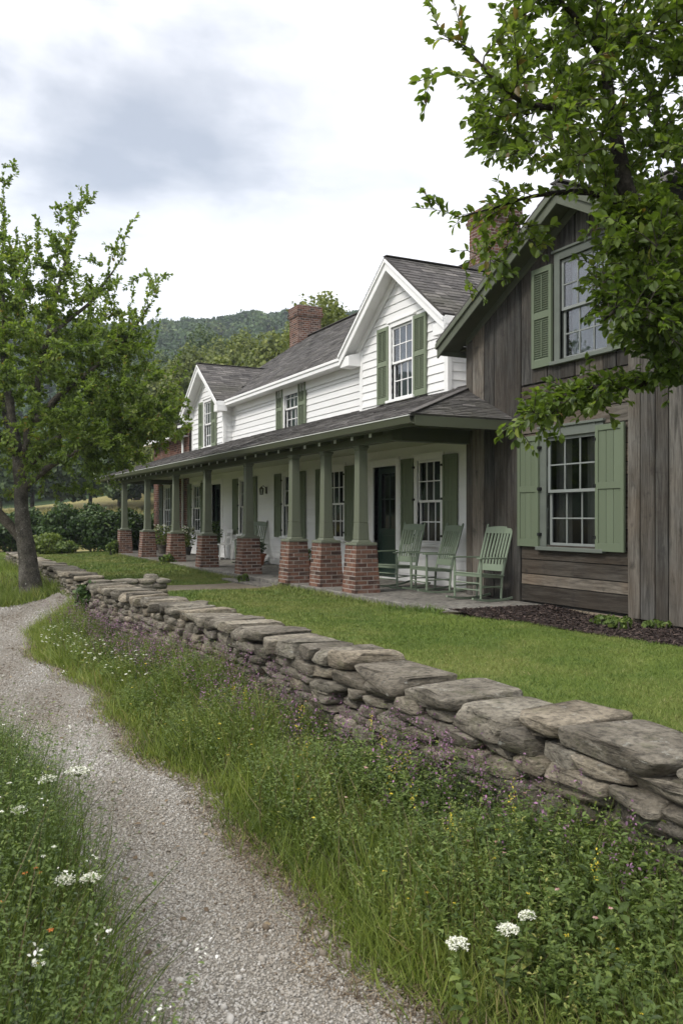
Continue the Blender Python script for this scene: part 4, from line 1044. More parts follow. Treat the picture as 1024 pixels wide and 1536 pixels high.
# ------------------------------------------------------------------ porch furniture
def rocking_chair(label, group):
    """faces local -Y, rockers on z=0"""
    r = empty('rocking_chair', (0,0,0)); tag(r, label, 'rocking chair', group)
    def part(name, mb, bevel=.004, p=r): return mb.build(name, M['chair'], p, bevel=bevel, local=True)
    for sx in (-1,1):
        b=MB(); pts=[]
        for i in range(13):
            t=-.40+.92*i/12; pts.append((sx*.27,t,.016+.34*(t-.02)**2*.62))
        for a,c in zip(pts[:-1],pts[1:]): b.beam(a,(c[0],c[1]+.004,c[2]),.036,.030)
        part('rocker', b, 0)
        b=MB(); b.tube([(sx*.27,-.235,.04),(sx*.272,-.24,.22),(sx*.272,-.245,.40),(sx*.275,-.25,.625)],[.017,.021,.022,.017],8); part('leg', b, 0)
        b=MB(); b.tube([(sx*.25,.20,.04),(sx*.25,.215,.36),(sx*.255,.30,.70),(sx*.262,.425,1.12),(sx*.263,.432,1.145)],[.018,.021,.021,.018,.010],8); part('back_post', b, 0)
        b=MB(); b.prism([(sx*.245,-.315),(sx*.335,-.31),(sx*.335,-.10),(sx*.30,.25),(sx*.255,.25)],'z',.625,.648); part('armrest', b)
    b=MB()
    for i in range(6):
        y0=-.265+.085*i; b.hexa([(-.285,y0,.405-.006*i),(.285,y0,.405-.006*i),(.285,y0+.075,.400-.006*i),(-.285,y0+.075,.400-.006*i),(-.285,y0,.425-.006*i),(.285,y0,.425-.006*i),(.285,y0+.075,.420-.006*i),(-.285,y0+.075,.420-.006*i)])
    b.beam((-.27,-.24,.385),(.27,-.24,.385),.03,.05); b.beam((-.25,.20,.36),(.25,.20,.36),.03,.05)
    for sx in (-1,1): b.beam((sx*.262,-.24,.385),(sx*.25,.2,.365),.025,.05)
    part('seat', b)
    b=MB(); pts=[(-.25+.5*i/8, .405+.028*math.sin(math.pi*i/8)) for i in range(9)]
    for (x0,y0),(x1,y1) in zip(pts[:-1],pts[1:]):
        c0=.02*math.sin(math.pi*(x0+.25)/.5); c1=.02*math.sin(math.pi*(x1+.25)/.5)
        b.hexa([(x0,y0-.035,1.005),(x1,y1-.035,1.005),(x1,y1-.012,1.005),(x0,y0-.012,1.005),(x0,y0-.008,1.095+c0),(x1,y1-.008,1.095+c1),(x1,y1+.015,1.095+c1),(x0,y0+.015,1.095+c0)])
    part('top_rail', b, 0)
    b=MB(); b.hexa([(-.245,.232,.44),(.245,.232,.44),(.245,.254,.44),(-.245,.254,.44),(-.245,.255,.54),(.245,.255,.54),(.245,.277,.54),(-.245,.277,.54)]); part('lower_rail', b)
    for i in range(7):
        x=-.195+.065*i; cv=.026*math.sin(math.pi*(x+.25)/.5)
        b=MB(); q=[(x,.262+cv*.3,.53),(x,.285+cv*.6,.68),(x,.335+cv,.86),(x,.385+cv,1.02)]
        for a,c in zip(q[:-1],q[1:]): b.beam(a,c,.036,.011,up=(0,-1,.3))
        part('slat', b, 0)
    for (p,q) in (((-.27,-.238,.17),(.27,-.238,.17)),((-.27,-.24,.27),(.27,-.24,.27)),((-.25,.208,.2),(.25,.208,.2)),((-.27,-.24,.21),(-.25,.205,.22)),((.27,-.24,.21),(.25,.205,.22))):
        b=MB(); b.tube([p,q],.011,6); part('stretcher', b, 0)
    return r
ch1 = rocking_chair('green rocking chair nearest the barn window, in front of the weathered planks', 'green rocking chairs on the porch')
F0 = R(-90)
ch1.location=(7.55,10.42,FLOOR+.003); ch1.rotation_euler=(-R(1.5),0,F0+R(9))
ch2 = copy_tree(ch1); ch2['label']='middle rocking chair of the row, in front of the white window by the barn corner'; ch2.location=(7.72,11.98,FLOOR+.003); ch2.rotation_euler=(-R(1),0,F0-R(4))
ch3 = copy_tree(ch1); ch3['label']='green rocking chair closest to the dark green door'; ch3.location=(7.62,12.92,FLOOR+.003); ch3.rotation_euler=(R(1),0,F0+R(10))
ch4 = copy_tree(ch1); ch4['label']='lone green chair far along the porch behind a terracotta pot'; ch4.location=(8.0,21.25,FLOOR+.003); ch4.rotation_euler=(0,0,F0+R(30))
def side_chair():
    r=empty('side_chair',(8.1,23.75,FLOOR+.002),R(-80)); tag(r,'small white wooden chair in the shade at the far end of the porch','chair')
    def part(n,b): b.build(n,M['wire'],r,bevel=.003,local=True)
    for sx in (-1,1):
        b=MB(); b.beam((sx*.18,-.18,0),(sx*.18,-.18,.43),.03,.03); part('leg',b)
        b=MB(); b.beam((sx*.18,.2,0),(sx*.18,.17,.45),.03,.03); b.beam((sx*.18,.17,.45),(sx*.17,.25,.88),.03,.03); part('leg',b)
    b=MB(); b.box(-.21,.21,-.21,.20,.43,.455); part('seat',b)
    b=MB(); b.box(-.17,.17,.215,.235,.62,.68); b.box(-.17,.17,.238,.258,.78,.88); part('backrest',b)
side_chair()

# ------------------------------------------------------------------ plants
def leafcloud(sc, pts, size, rnd, tv=LEAF_V, tf=LEAF_F, up=.4):
    n=len(pts); d=RNG.normal(size=(n,3)); d[:,2]=np.abs(d[:,2])*.3+up*RNG.normal(size=n); u=RNG.normal(size=(n,3))*.6+np.array([0,0,1.])
    sc.put(tv,tf,pts,frames(d,u),size,rnd)
def potted(name,label,cat,x,y,h,r,potmat,leafmat,flower=None,potr=.16,poth=.26):
    root=empty(name,(x,y,FLOOR)); tag(root,label,cat)
    b=MB(); b.lathe([(potr*.68,0),(potr*.95,poth*.82),(potr*1.08,poth*.83),(potr*1.08,poth),(potr*.92,poth),(potr*.88,poth*.88)],(x,y,FLOOR+.001),16); b.build('pot',potmat,root,smooth=False)
    sc=Scatter(); n=int(260*(h/.4)); t=RNG.uniform(0,1,n); a=RNG.uniform(0,6.28,n); rr_=r*np.sqrt(RNG.uniform(0,1,n))*(.5+.6*np.sin(t*2.6))
    P=np.stack([x+rr_*np.cos(a),y+rr_*np.sin(a),FLOOR+poth+t*h],-1); leafcloud(sc,P,RNG.uniform(.06,.11,n),RNG.uniform(0,1,n)); sc.build('foliage',leafmat,root)
    if flower:
        sc=Scatter(); n=90; a=RNG.uniform(0,6.28,n); rr_=r*np.sqrt(RNG.uniform(0,1,n)); P=np.stack([x+rr_*np.cos(a),y+rr_*np.sin(a),FLOOR+poth+h*RNG.uniform(.75,1.1,n)],-1); leafcloud(sc,P,RNG.uniform(.05,.09,n),RNG.uniform(0,1,n)); sc.build('blooms',M[flower],root)
potted('potted_plant','terracotta pot of dark leaves beside the lone far chair','potted plant',7.98,20.55,.28,.18,M['terracotta'],M['weed_d'],None,.19,.30)
potted('potted_plant','tall dark leafy pot plant beside the far dark doorway','potted plant',8.0,24.3,.75,.22,M['black'],M['hedge'],None,.2,.34)
potted('potted_plant','pot plant with pale flowers against the far end of the white wall','potted plant',8.1,27.3,.6,.26,M['stone_in'],M['weed'],'whitefl')
potted('potted_plant','large pot plant with white blooms in front of the brick wing window','potted plant',7.6,28.4,.62,.33,M['stone_in'],M['weed'],'whitefl',.2,.3)
potted('potted_plant','low leafy pot plant on the porch behind the paired columns','potted plant',8.2,18.15,.3,.17,M['terracotta'],M['weed'],None,.15,.22)

def grow(name, label, cat, base, limbs, targets, leafmat, leaf=(.05,.075), spacing=.03, wob=.03, group=None, barkmat='bark', side=2, rmax=.014, lmin=.25, endlen=1.0, shoots=None):
    """a tree: limbs (polylines with radii) plus twigs that grow from the nearest limb to every target point; leaves alternate along the twigs"""
    root=empty(name, base); tag(root,label,cat,group)
    limb_ends=[]; trunk=MB(); tw=MB(); nodes=[]; nr=[]; ndir=[]
    for L in limbs:
        P=[Vector(p[:3]) for p in L]; r=[p[3] for p in L]; Q=[]; q=[]
        for i in range(len(P)-1):
            p0=P[max(i-1,0)];p1=P[i];p2=P[i+1];p3=P[min(i+2,len(P)-1)]
            k=max(3,int((p2-p1).length/.16))
            for j in range(k):
                t=j/k
                v=.5*((2*p1)+(p2-p0)*t+(2*p0-5*p1+4*p2-p3)*t*t+(3*p1-p0-3*p2+p3)*t**3)
                rr_=r[i]+(r[i+1]-r[i])*t
                v=v+Vector((mnoise.noise(v*1.9),mnoise.noise(v*1.9+Vector((9,0,0))),0))*min(wob,rr_*1.5)
                Q.append(v); q.append(rr_*(1+.10*mnoise.noise(v*4)))
        Q.append(P[-1]); q.append(r[-1])
        trunk.tube(Q,q,10 if max(q)>.05 else 7)
        if q[-1]<.012: limb_ends.append([v for v,w_ in zip(Q,q) if w_<.034][-18:])
        for i,v in enumerate(Q):
            if q[i]<.15: nodes.append(v[:]); nr.append(q[i]); d=(Q[min(i+1,len(Q)-1)]-Q[max(i-1,0)]); ndir.append(d.normalized()[:])
    N=np.array(nodes); NR=np.array(nr); ND=np.array(ndir)
    T=np.array([t[:3] for t in targets]); order=np.argsort([np.min(np.linalg.norm(N-t,axis=1)) for t in T])
    LP=[];LD=[];LS=[]
    rl=random.Random(hash(label)%1000 if False else len(label)*7)
    def leaves_on(pts, f0, dens=1.0):
        Ltot=sum((pts[i+1]-pts[i]).length for i in range(len(pts)-1)); s=Ltot*f0; k=0
        while s<Ltot:
            a=0
            for i in range(len(pts)-1):
                l=(pts[i+1]-pts[i]).length
                if a+l>=s or i==len(pts)-2: break
                a+=l
            u=min(1,(s-a)/max(l,1e-6)); p=pts[i].lerp(pts[i+1],u); d=(pts[i+1]-pts[i]).normalized()
            ax=d.cross(Vector((rl.uniform(-1,1),rl.uniform(-1,1),rl.uniform(-.3,1)))).normalized()
            sgn=1 if k%2 else -1
            ld=(d*rl.uniform(.35,.9)+ax*sgn*rl.uniform(.5,1.0)+Vector((0,0,rl.uniform(-.25,.35)))).normalized()
            LP.append(p[:]); LD.append(ld[:]); LS.append(rl.uniform(*leaf)*(.75 if s>Ltot*.94 else 1)); k+=1
            s+=spacing*rl.uniform(.6,1.4)/dens
        p=pts[-1]; d=(pts[-1]-pts[-2]).normalized()
        for _ in range(3): LP.append(p[:]); LD.append((d+Vector((rl.uniform(-.6,.6),rl.uniform(-.6,.6),rl.uniform(-.4,.5)))).normalized()[:]); LS.append(rl.uniform(*leaf)*.8)
    for pts in limb_ends:
        if len(pts)<4: continue
        leaves_on(pts,.0,.8)
        for j in range(1,len(pts)-1):
            p=pts[j]; d=(pts[j+1]-pts[j]).normalized(); q=p+(d*rl.uniform(.6,1.1)+Vector((rl.uniform(-1,1),rl.uniform(-1,1),rl.uniform(-.2,.9)))*.7).normalized()*rl.uniform(.12,.3)*endlen
            m_=p.lerp(q,.5); tw.tube([p,m_,q],[.003,.0022,.0013],4,cap=False); leaves_on([p,m_,q],.1)
    for ti in order:
        t=Vector(T[ti]); opt=targets[ti][3] if len(targets[ti])>3 else {}
        dv=np.array(t)-N; dl=np.linalg.norm(dv,axis=1)
        cosd=(dv*ND).sum(1)/np.maximum(dl,1e-6)
        sc_=dl*(1.25-.3*cosd)+np.where(dl<lmin,1.0,0); i=int(np.argmin(sc_))
        p0=Vector(N[i]); d0=Vector(ND[i]); L=(t-p0).length
        c1=p0+d0*L*.33+Vector((0,0,L*.06)); c1=c1.lerp(p0.lerp(t,.4),.35)
        k=max(3,min(9,int(L/.14))); pts=[]
        for j in range(k+1):
            u=j/k; v=p0*(1-u)**2+c1*2*u*(1-u)+t*u*u
            if 0<j<k: v=v+Vector((rl.gauss(0,1),rl.gauss(0,1),rl.gauss(0,1)))*.012*L
            pts.append(v)
        r0=min(NR[i]*.7,.0035+.0075*L,rmax); rad=[r0+(.0017-r0)*j/k for j in range(k+1)]
        tw.tube(pts,rad,5,cap=False)
        N=np.vstack([N]+[np.array(p[:])[None] for p in pts[1:]]); NR=np.concatenate([NR,rad[1:]])
        dd=[(pts[min(j+1,k)]-pts[j-1]).normalized()[:] for j in range(1,k+1)]; ND=np.vstack([ND,np.array(dd)])
        leaves_on(pts,opt.get('f0',.25))
        for _ in range(opt.get('side',side)):
            j=rl.randint(1,k-1) if k>1 else 0; p=pts[j]; d=(pts[j+1]-pts[j]).normalized()
            q=p+(d*rl.uniform(.4,1)+Vector((rl.uniform(-1,1),rl.uniform(-1,1),rl.uniform(-.5,.9)))*.8).normalized()*rl.uniform(.10,.28)*min(1.6,max(.6,L))
            m_=p.lerp(q,.5)+Vector((0,0,.012)); tw.tube([p,m_,q],[.003,.0022,.0013],4,cap=False); leaves_on([p,m_,q],.12)
    if shoots:                       # straight upright water shoots from the upper crown
        idx=[i for i in range(len(N)) if N[i][2]>shoots[1] and NR[i]<.03]; rl.shuffle(idx); ctr=N[idx].mean(0)
        for i in idx[:shoots[0]]:
            p=Vector(N[i]); o_=Vector((p.x-ctr[0],p.y-ctr[1],0)); L=rl.uniform(*shoots[2]); d=(Vector((0,0,1))+o_*.16+Vector((rl.gauss(0,.16),rl.gauss(0,.16),0))).normalized()
            pts=[p+d*(L*j/6)+Vector((rl.gauss(0,.006),rl.gauss(0,.006),0))*j for j in range(7)]
            tw.tube(pts,[.006-.0007*j for j in range(7)],5,cap=False); leaves_on(pts,.1,1.15)
    trunk.build('trunk',M[barkmat],root,smooth=True); tw.build('twigs',M['twig'],root,smooth=True)
    sc=Scatter(); P=np.array(LP); D=np.array(LD); n=len(P); U=RNG.normal(size=(n,3))*.45+np.array([0,0,1.])
    big=np.array([mnoise.noise(Vector(p)*1.4) for p in P])*.35
    rnd=np.clip(RNG.normal(.45,.22,n)+big,0,1); LSA=np.array(LS); S=np.stack([LSA*RNG.uniform(.85,1.15,n),LSA,LSA*RNG.uniform(.6,1.8,n)],-1)
    sc.put(LEAF_V,LEAF_F,P,frames(D,U),S,rnd); sc.build('crown',leafmat,root); return n

# tree on the left of the path
TB=Vector((2.02,17.9,.05)); RV=Vector((COS,-SIN,0)); FV=Vector((SIN,COS,0))
def tp(a,b,z,r=None):
    v=TB+RV*a+FV*b; return (v.x,v.y,z) if r is None else (v.x,v.y,z,r)
random.seed(5)
limbs=[[tp(.16,0,-.05,.31),tp(.12,0,.22,.235),tp(.05,0,.8,.185),tp(-.06,0,1.6,.150),tp(-.10,0,2.4,.125),tp(-.2,.05,3.2,.10),tp(-.42,.1,4.4,.07),tp(-.5,.1,5.9,.055),tp(-.48,.1,7.2,.018),tp(-.45,.1,7.9,.006)],
 [tp(-.10,0,2.3,.105),tp(.12,-.1,3.3,.08),tp(.36,-.15,4.6,.055),tp(.62,-.2,5.7,.045),tp(.85,-.2,6.6,.022),tp(.98,-.2,7.3,.007)],
 [tp(-.06,0,1.15,.10),tp(-.5,-.1,1.75,.09),tp(-1.2,-.2,2.7,.065),tp(-2.0,-.2,4.0,.06),tp(-2.5,-.3,5.6,.02)],
 [tp(.2,-.1,3.5,.08),tp(.9,-.3,4.1,.065),tp(1.7,-.4,4.7,.035),tp(2.25,-.4,5.3,.018),tp(2.6,-.4,5.8,.006)],
 [tp(-.05,0,2.2,.08),tp(.8,-.4,2.75,.06),tp(1.7,-.6,3.1,.04),tp(2.7,-.7,3.5,.015)],
 [tp(-.1,.1,2.6,.09),tp(.4,1.0,3.4,.06),tp(1.0,1.9,4.2,.035),tp(1.4,2.5,4.9,.012)],
 [tp(-.15,0,2.9,.09),tp(-.4,-1.0,3.5,.06),tp(-.3,-1.9,4.2,.035),tp(0,-2.5,4.8,.012)],
 [tp(-.3,.1,3.4,.08),tp(-1.0,.9,4.5,.05),tp(-1.6,1.4,5.8,.02)],
 [tp(.5,-.2,5.2,.05),tp(1.2,.2,5.9,.035),tp(1.8,.3,6.8,.010)]]
tg=[]
def ell(n,c,r,sh=.5):
    k=0
    while k<n:
        v=RNG.normal(size=3); v/=np.linalg.norm(v); v*=RNG.uniform(sh,1)**.6
        q=tp(c[0]+v[0]*r[0],c[1]+v[1]*r[1],c[2]+v[2]*r[2])
        if q[2]<1.75+.25*abs(v[0]): continue
        tg.append(q); k+=1
ell(470,(.3,0,3.75),(3.0,2.8,1.85),.15); ell(210,(.0,0,5.4),(2.3,2.2,1.6),.15); ell(150,(1.5,-.4,3.5),(1.6,1.4,1.15),.1); ell(70,(.3,-.2,6.4),(1.8,1.4,1.0),.1); ell(40,(1.9,-.3,5.0),(.9,.8,.7),.1); ell(150,(.2,-.2,4.2),(2.9,2.4,1.9),.5); ell(90,(2.3,-.6,3.6),(1.2,1.0,.9),.1)
for a,z in ((-.3,8.3),(.7,7.9),(1.05,7.9),(1.2,7.8),(-.6,8.3),(.3,8.0),(1.7,6.6),(2.0,6.2),(2.5,6.2),(-.45,8.75),(-.2,8.5),(.95,8.25),(1.4,8.1),(.6,7.6),(1.9,6.95),(2.25,6.5),(2.9,6.45),(-1.0,8.1),(-1.5,7.6),(.2,7.6),(1.2,7.3),(-.7,7.9),(2.6,6.1),(-2.4,6.6),(.9,7.7),(.1,7.1),(1.6,6.5),(-2,6.9)):
    tg.append(tp(a+RNG.normal()*.05,RNG.normal()*.4,z)+({'f0':.1,'side':4},))
n1_=grow('orchard_tree','leaning grey trunked apple tree beside the gravel path on the left','tree',tuple(TB),limbs,tg,M['leaf2'],(.062,.100),.023,.05,side=5,shoots=(230,3.9,(.35,.85)))

# near tree on the lawn at the right, its boughs hang over the wall
def A4(px,py,t,r): v=at(px,py,t); return (v.x,v.y,v.z,r)
b0=at(1235,1100,4.5)
limbs=[[(b0.x,b0.y,.2,.17),(b0.x-.02,b0.y,.6,.13),A4(1205,700,4.45,.115),A4(1165,560,4.4,.105),A4(1090,440,4.35,.085),A4(1020,372,4.3,.06),A4(950,312,4.25,.047),A4(922,200,4.25,.036),A4(906,90,4.3,.027),A4(888,-50,4.35,.018),A4(860,-190,4.4,.008)],
 [A4(1165,575,4.4,.055),A4(1100,556,4.25,.04),A4(1030,556,4.15,.028),A4(960,574,4.15,.021),A4(890,582,4.2,.016),A4(835,597,4.3,.010),A4(790,622,4.35,.005)],
 [A4(950,312,4.25,.028),A4(880,288,4.3,.017),A4(800,294,4.4,.010),A4(745,310,4.45,.006),A4(690,325,4.5,.003)],
 [A4(915,150,4.27,.022),A4(850,160,4.1,.018),A4(780,150,4.0,.012),A4(725,100,3.95,.008),A4(690,60,3.95,.004)],
 [A4(1150,530,4.4,.075),A4(1140,300,4.6,.06),A4(1110,80,4.8,.045),A4(1060,-140,4.9,.03),A4(1010,-330,5.0,.01)],
 [A4(1170,560,4.4,.07),A4(1300,420,4.7,.05),A4(1420,250,5.0,.03),A4(1500,60,5.2,.01)],
 [A4(1140,320,4.6,.04),A4(1060,260,5.2,.03),A4(980,180,5.6,.018),A4(900,80,5.8,.007)],
 [A4(1020,372,4.3,.03),A4(985,420,4.0,.02),A4(940,450,3.9,.012),A4(905,480,3.85,.005)],
 [A4(906,90,4.3,.02),A4(860,20,4.2,.014),A4(800,-40,4.1,.008),A4(760,-90,4.1,.004)]]
def inpoly(x,y,poly):
    c=False; j=len(poly)-1
    for i in range(len(poly)):
        if (poly[i][1]>y)!=(poly[j][1]>y) and x<(poly[j][0]-poly[i][0])*(y-poly[i][1])/(poly[j][1]-poly[i][1])+poly[i][0]: c=not c
        j=i
    return c
tg=[]
def fill(n,poly,t0,t1):
    xs=[p[0] for p in poly]; ys=[p[1] for p in poly]; k=0
    while k<n:
        x=RNG.uniform(min(xs),max(xs)); y=RNG.uniform(min(ys),max(ys))
        if inpoly(x,y,poly): v=at(x,y,RNG.uniform(t0,t1)); tg.append((v.x,v.y,v.z)); k+=1
fill(560,[(760,-60),(760,60),(712,105),(704,160),(712,225),(745,255),(815,262),(885,275),(905,380),(925,480),(1010,520),(1110,540),(1120,-200),(790,-200)],3.7,5.2)
fill(130,[(900,300),(1020,300),(1040,545),(925,500)],3.7,4.7)
fill(260,[(1100,540),(1450,450),(1500,-100),(1100,-330)],3.9,6.0)
fill(44,[(775,608),(810,585),(900,566),(950,572),(930,600),(850,632),(790,642)],4.0,4.6)
fill(5,[(700,300),(760,290),(800,330),(760,360),(715,345)],4.2,4.7)
fill(9,[(705,350),(790,350),(860,330),(800,420),(722,440)],4.2,4.9)
fill(16,[(870,385),(930,370),(935,520),(885,470)],4.0,4.6)
fill(14,[(930,540),(1040,530),(1040,580),(950,572)],3.9,4.4)
for px_,py_,t_ in ((648,2,3.95),(664,52,3.95),(626,122,4.0),(636,168,4.0),(688,112,3.9),(630,312,4.4),(648,300,4.4),(700,128,3.95),(692,20,3.95),(700,395,4.6),(706,440,4.7),(748,655,4.4),(770,662,4.4),(820,660,4.4)):
    v=at(px_,py_,t_); tg.append((v.x,v.y,v.z,{'f0':.12,'side':1}))
n2_=grow('apple_tree','near apple tree whose leafy boughs hang across the upper right in front of the barn','tree',(b0.x,b0.y,.26),limbs,tg,M['leaf'],(.034,.062),.021,.02,barkmat='bark_d',side=3,rmax=.008,lmin=.15,endlen=.5)
print('leaves', n1_, n2_)

# bushes and background trees built from many leaf sized faces
def crown_cards(sc, c, r, n, size, lobes=9, lo=-.6, tone=0.0):
    L=[(np.array(c),np.array(r)*.72)]
    for _ in range(lobes):
        v=RNG.normal(size=3); v/=np.linalg.norm(v); v[2]=max(v[2],lo); f=RNG.uniform(.28,.5)
        L.append((np.array(c)+v*np.array(r)*RNG.uniform(.5,.8), np.array(r)*f))
    for cc,rr_ in L:
        k=int(n*(np.prod(rr_)/sum(np.prod(x[1]) for x in L))**.7); k=max(20,k)
        v=norm(RNG.normal(size=(k,3)))*RNG.uniform(.55,1.05,(k,1)); P=cc+v*rr_
        d=RNG.normal(size=(k,3)); S=RNG.uniform(.6,1.3,k)*size
        sc.put(CARD_V,CARD_F,P,frames(d,norm(v)+RNG.normal(size=(k,3))*.5),S,np.clip(RNG.normal(.45,.2,k)+tone+RNG.normal()*.08,0,1))
def bg_tree(name,label,px,t,ytop,wpx,mat,n=2600,size=.3,group=None,trunk_h=.3,lobes=11):
    p=at(px,775,t); x,y=p.x,p.y; z0=float(ground_z(x,y))-.1; zt=CAMZ+(775-ytop)/1280*t; h=zt-z0; rw=wpx/1280*t/2
    root=empty(name,(x,y,z0)); tag(root,label,'tree',group)
    b=MB(); b.tube([(x,y,z0),(x+.1,y,z0+h*.3),(x-.05,y,z0+h*.6),(x,y,z0+h*.85)],[.028*h,.02*h,.012*h,.004*h],8)
    for k in range(5):
        a=k*1.3; b.tube([(x,y,z0+h*(.3+.06*k)),(x+math.cos(a)*rw*.6,y+math.sin(a)*rw*.6,z0+h*(.5+.06*k))],[.01*h,.003*h],6)
    b.build('trunk',M['bark'],root,smooth=True)
    sc=Scatter(); crown_cards(sc,(x,y,z0+h*(trunk_h+(1-trunk_h)*.5)),(rw,rw,h*(1-trunk_h)*.52),n,size,lobes); sc.build('crown',mat,root)
HB='tall bright green trees below the wooded hill'
for (px,t,yt,wp,m) in ((412,62,488,120,'bgleaf'),(372,72,504,120,'bgleaf'),(335,64,526,110,'bgleaf'),(300,76,524,110,'bgleaf'),(268,66,560,110,'bgleaf'),(236,76,566,110,'bgleaf'),(446,80,480,130,'bgleaf'),(490,66,486,130,'bgleaf'),(352,92,496,120,'bgleaf'),(310,100,512,110,'bgleaf_d'),(262,98,535,110,'bgleaf_d'),(392,84,545,120,'bgleaf'),(205,90,560,110,'bgleaf_d')):
    bg_tree('broadleaf_tree','bright green tree in the wood between the farmhouse roof and the hill' if m=='bgleaf' else 'darker green tree in the wood between the farmhouse roof and the hill',px,t,yt,wp,M[m],8500,.22,HB if m=='bgleaf' else 'darker trees below the wooded hill',.16,20)
bg_tree('open_crowned_tree','open crowned tree rising behind the brick chimney on the ridge',482,46,436,124,M['bgleaf'],1500,.15,None,.68,26)
for i,(px,t,yt,wp) in enumerate(((-60,84,640,110),(0,80,655,100),(48,86,640,110),(92,80,665,96),(135,84,650,104),(178,79,660,96),(222,83,630,110),(262,80,610,100))):
    bg_tree('dark_tree','dark tree in the row at the far edge of the pale meadow',px,t,yt,wp,M['bgleaf_d'],2600,.38,'dark trees along the meadow edge',.10)
for i,(x_,y_) in enumerate(((-9,34),(-15,40),(-13,50),(-20,32),(-22,46),(-27,38),(-8,60),(-17,64),(-30,56),(-26,24),(-30,14),(-28,4))):  # out-of-view trees added to darken the window reflections and block bright horizon light
    v=Vector((x_,y_,0)); fw=v.x*SIN+v.y*COS; xr=(v.x*COS-v.y*SIN)
    root=empty('dark_tree',(x_,y_,float(ground_z(x_,y_)))); tag(root,'unseen dark tree added left of the path to darken the window reflections','tree','added unseen trees left of the path'); h_=random.uniform(8,11)
    b=MB(); b.tube([(x_,y_,-.1),(x_+.1,y_,h_*.3),(x_,y_,h_*.8)],[.25,.18,.05],8); b.build('trunk',M['bark'],root,smooth=True)
    sc=Scatter(); crown_cards(sc,(x_,y_,h_*.58),(3.6,3.6,h_*.45),1500,.42,10); sc.build('crown',M['bgleaf_d'],root)
def bush(label,px,t,w,h,mat,n,size,group=None,name='shrub',cat='shrub',lobes=12):
    p=at(px,775,t); z0=float(ground_z(p.x,p.y)); root=empty(name,(p.x,p.y,z0)); tag(root,label,cat,group)
    sc=Scatter(); crown_cards(sc,(p.x,p.y,z0+h*.48),(w/2,w/2*.8,h*.5),n,size,lobes,-.95); sc.build('foliage',M[mat],root)
    b=MB()
    for k in range(5): a=k*1.256; b.tube([(p.x+.1*math.cos(a),p.y+.1*math.sin(a),z0-.03),(p.x+w*.3*math.cos(a),p.y+w*.3*math.sin(a),z0+h*.65)],[.025,.008],5)
    b.build('stems',M['twig'],root)
HG='dark shrubs of the hedge along the far lawn'
for px,t,w,h in ((-62,33,2.1,1.7),(-22,33,2.1,1.75),(14,33,2.0,1.7),(50,33.6,2.0,1.62),(84,33.0,1.9,1.6),(108,33,2.1,1.9),(140,32.6,2.1,1.84),(172,32.6,2.0,1.82),(203,33.5,2.0,1.85),(236,34.5,2.0,1.85)):
    bush('dark green shrub in the hedge that closes the far lawn',px,t,w,h,'hedge',2600,.085,HG)
bush('low yellow green shrub before the dark hedge, right of the left tree trunk',66,31,1.7,.85,'yellowbush',1500,.075,name='low_shrub')
bush('paler low shrub in front of the dark hedge',98,31,1.0,.55,'weed',700,.07,name='low_shrub')
bush('small leafy plant at the foot of the farthest porch column',170,29.4,.55,.50,'weed',260,.07,name='small_plant',cat='plant')
bush('dark creeper clump over the near end of the stone wall at the gateway',134,12.3,.42,.62,'hedge',800,.05,name='creeper',cat='plant')
bush('leafy tuft growing at the barn foundation below the board panel',905,10.35,.42,.13,'weed',150,.035,name='leafy_tuft',cat='plant')
bush('small leafy tuft on the mulch below the barn window sill',930,9.9,.30,.16,'weed',160,.04,name='leafy_tuft',cat='plant')
bush('leafy tuft in the mulch at the right edge of the photo',985,10.0,.4,.12,'weed',120,.035,name='leafy_tuft',cat='plant')
bush('grassy tuft against the front of the porch step',366,17.6,.3,.2,'weed',120,.045,name='leafy_tuft',cat='plant')
bush('grassy tuft at the base of the second column from the far end',250,23.6,.5,.26,'weed',200,.06,name='leafy_tuft',cat='plant')

# wooded hill: one mass of crowns
sc=Scatter(); tmpl=[]
for k in range(6):
    v=norm(RNG.normal(size=(230,3))); v[:,2]=np.abs(v[:,2])*1.1-.25; P=v*RNG.uniform(.75,1.08,(230,1))
    s=Scatter(); s.put(CARD_V,CARD_F,P,frames(RNG.normal(size=(230,3)),v+RNG.normal(size=(230,3))*.45),RNG.uniform(.16,.34,230),np.zeros(230)); tmpl.append(np.concatenate(s.V))
cnt=0
while cnt<2300:
    m_=400; r=np.sqrt(RNG.uniform(112**2,405**2,m_)); a=RNG.uniform(-.14,.70,m_); x=r*np.sin(a); y=r*np.cos(a); z=ground_z(x,y)
    Rr=RNG.uniform(2.6,4.8,m_); hh=Rr*RNG.uniform(.75,1.1,m_); con=RNG.random(m_)<.03; hh=np.where(con,hh*1.4,hh); Rr=np.where(con,Rr*.6,Rr)
    tone=np.clip(.42+.22*np.sin(x*.031+y*.017)+RNG.normal(0,.17,m_)-.2*con,0,1)
    for i in range(m_):
        V=tmpl[RNG.integers(6)]; ang=RNG.uniform(0,6.28); c_,s_=math.cos(ang),math.sin(ang)
        W=np.stack([(V[:,0]*c_-V[:,1]*s_)*Rr[i],(V[:,0]*s_+V[:,1]*c_)*Rr[i],V[:,2]*hh[i]],-1)+np.array([x[i],y[i],z[i]+hh[i]*.75])
        k=len(V)//5; F=np.arange(len(V)).reshape(k,5)+sc.n; sc.V.append(W); sc.F.setdefault(5,[]).append(F); sc.Rn.setdefault(5,[]).append(np.clip(tone[i]+RNG.normal(0,.13,k),0,1)); sc.n+=len(V)
    cnt+=m_
fo=sc.build('hillside_forest',M['forest']); tag(fo,'dense blue green forest covering the distant hill','forest',kind='stuff')

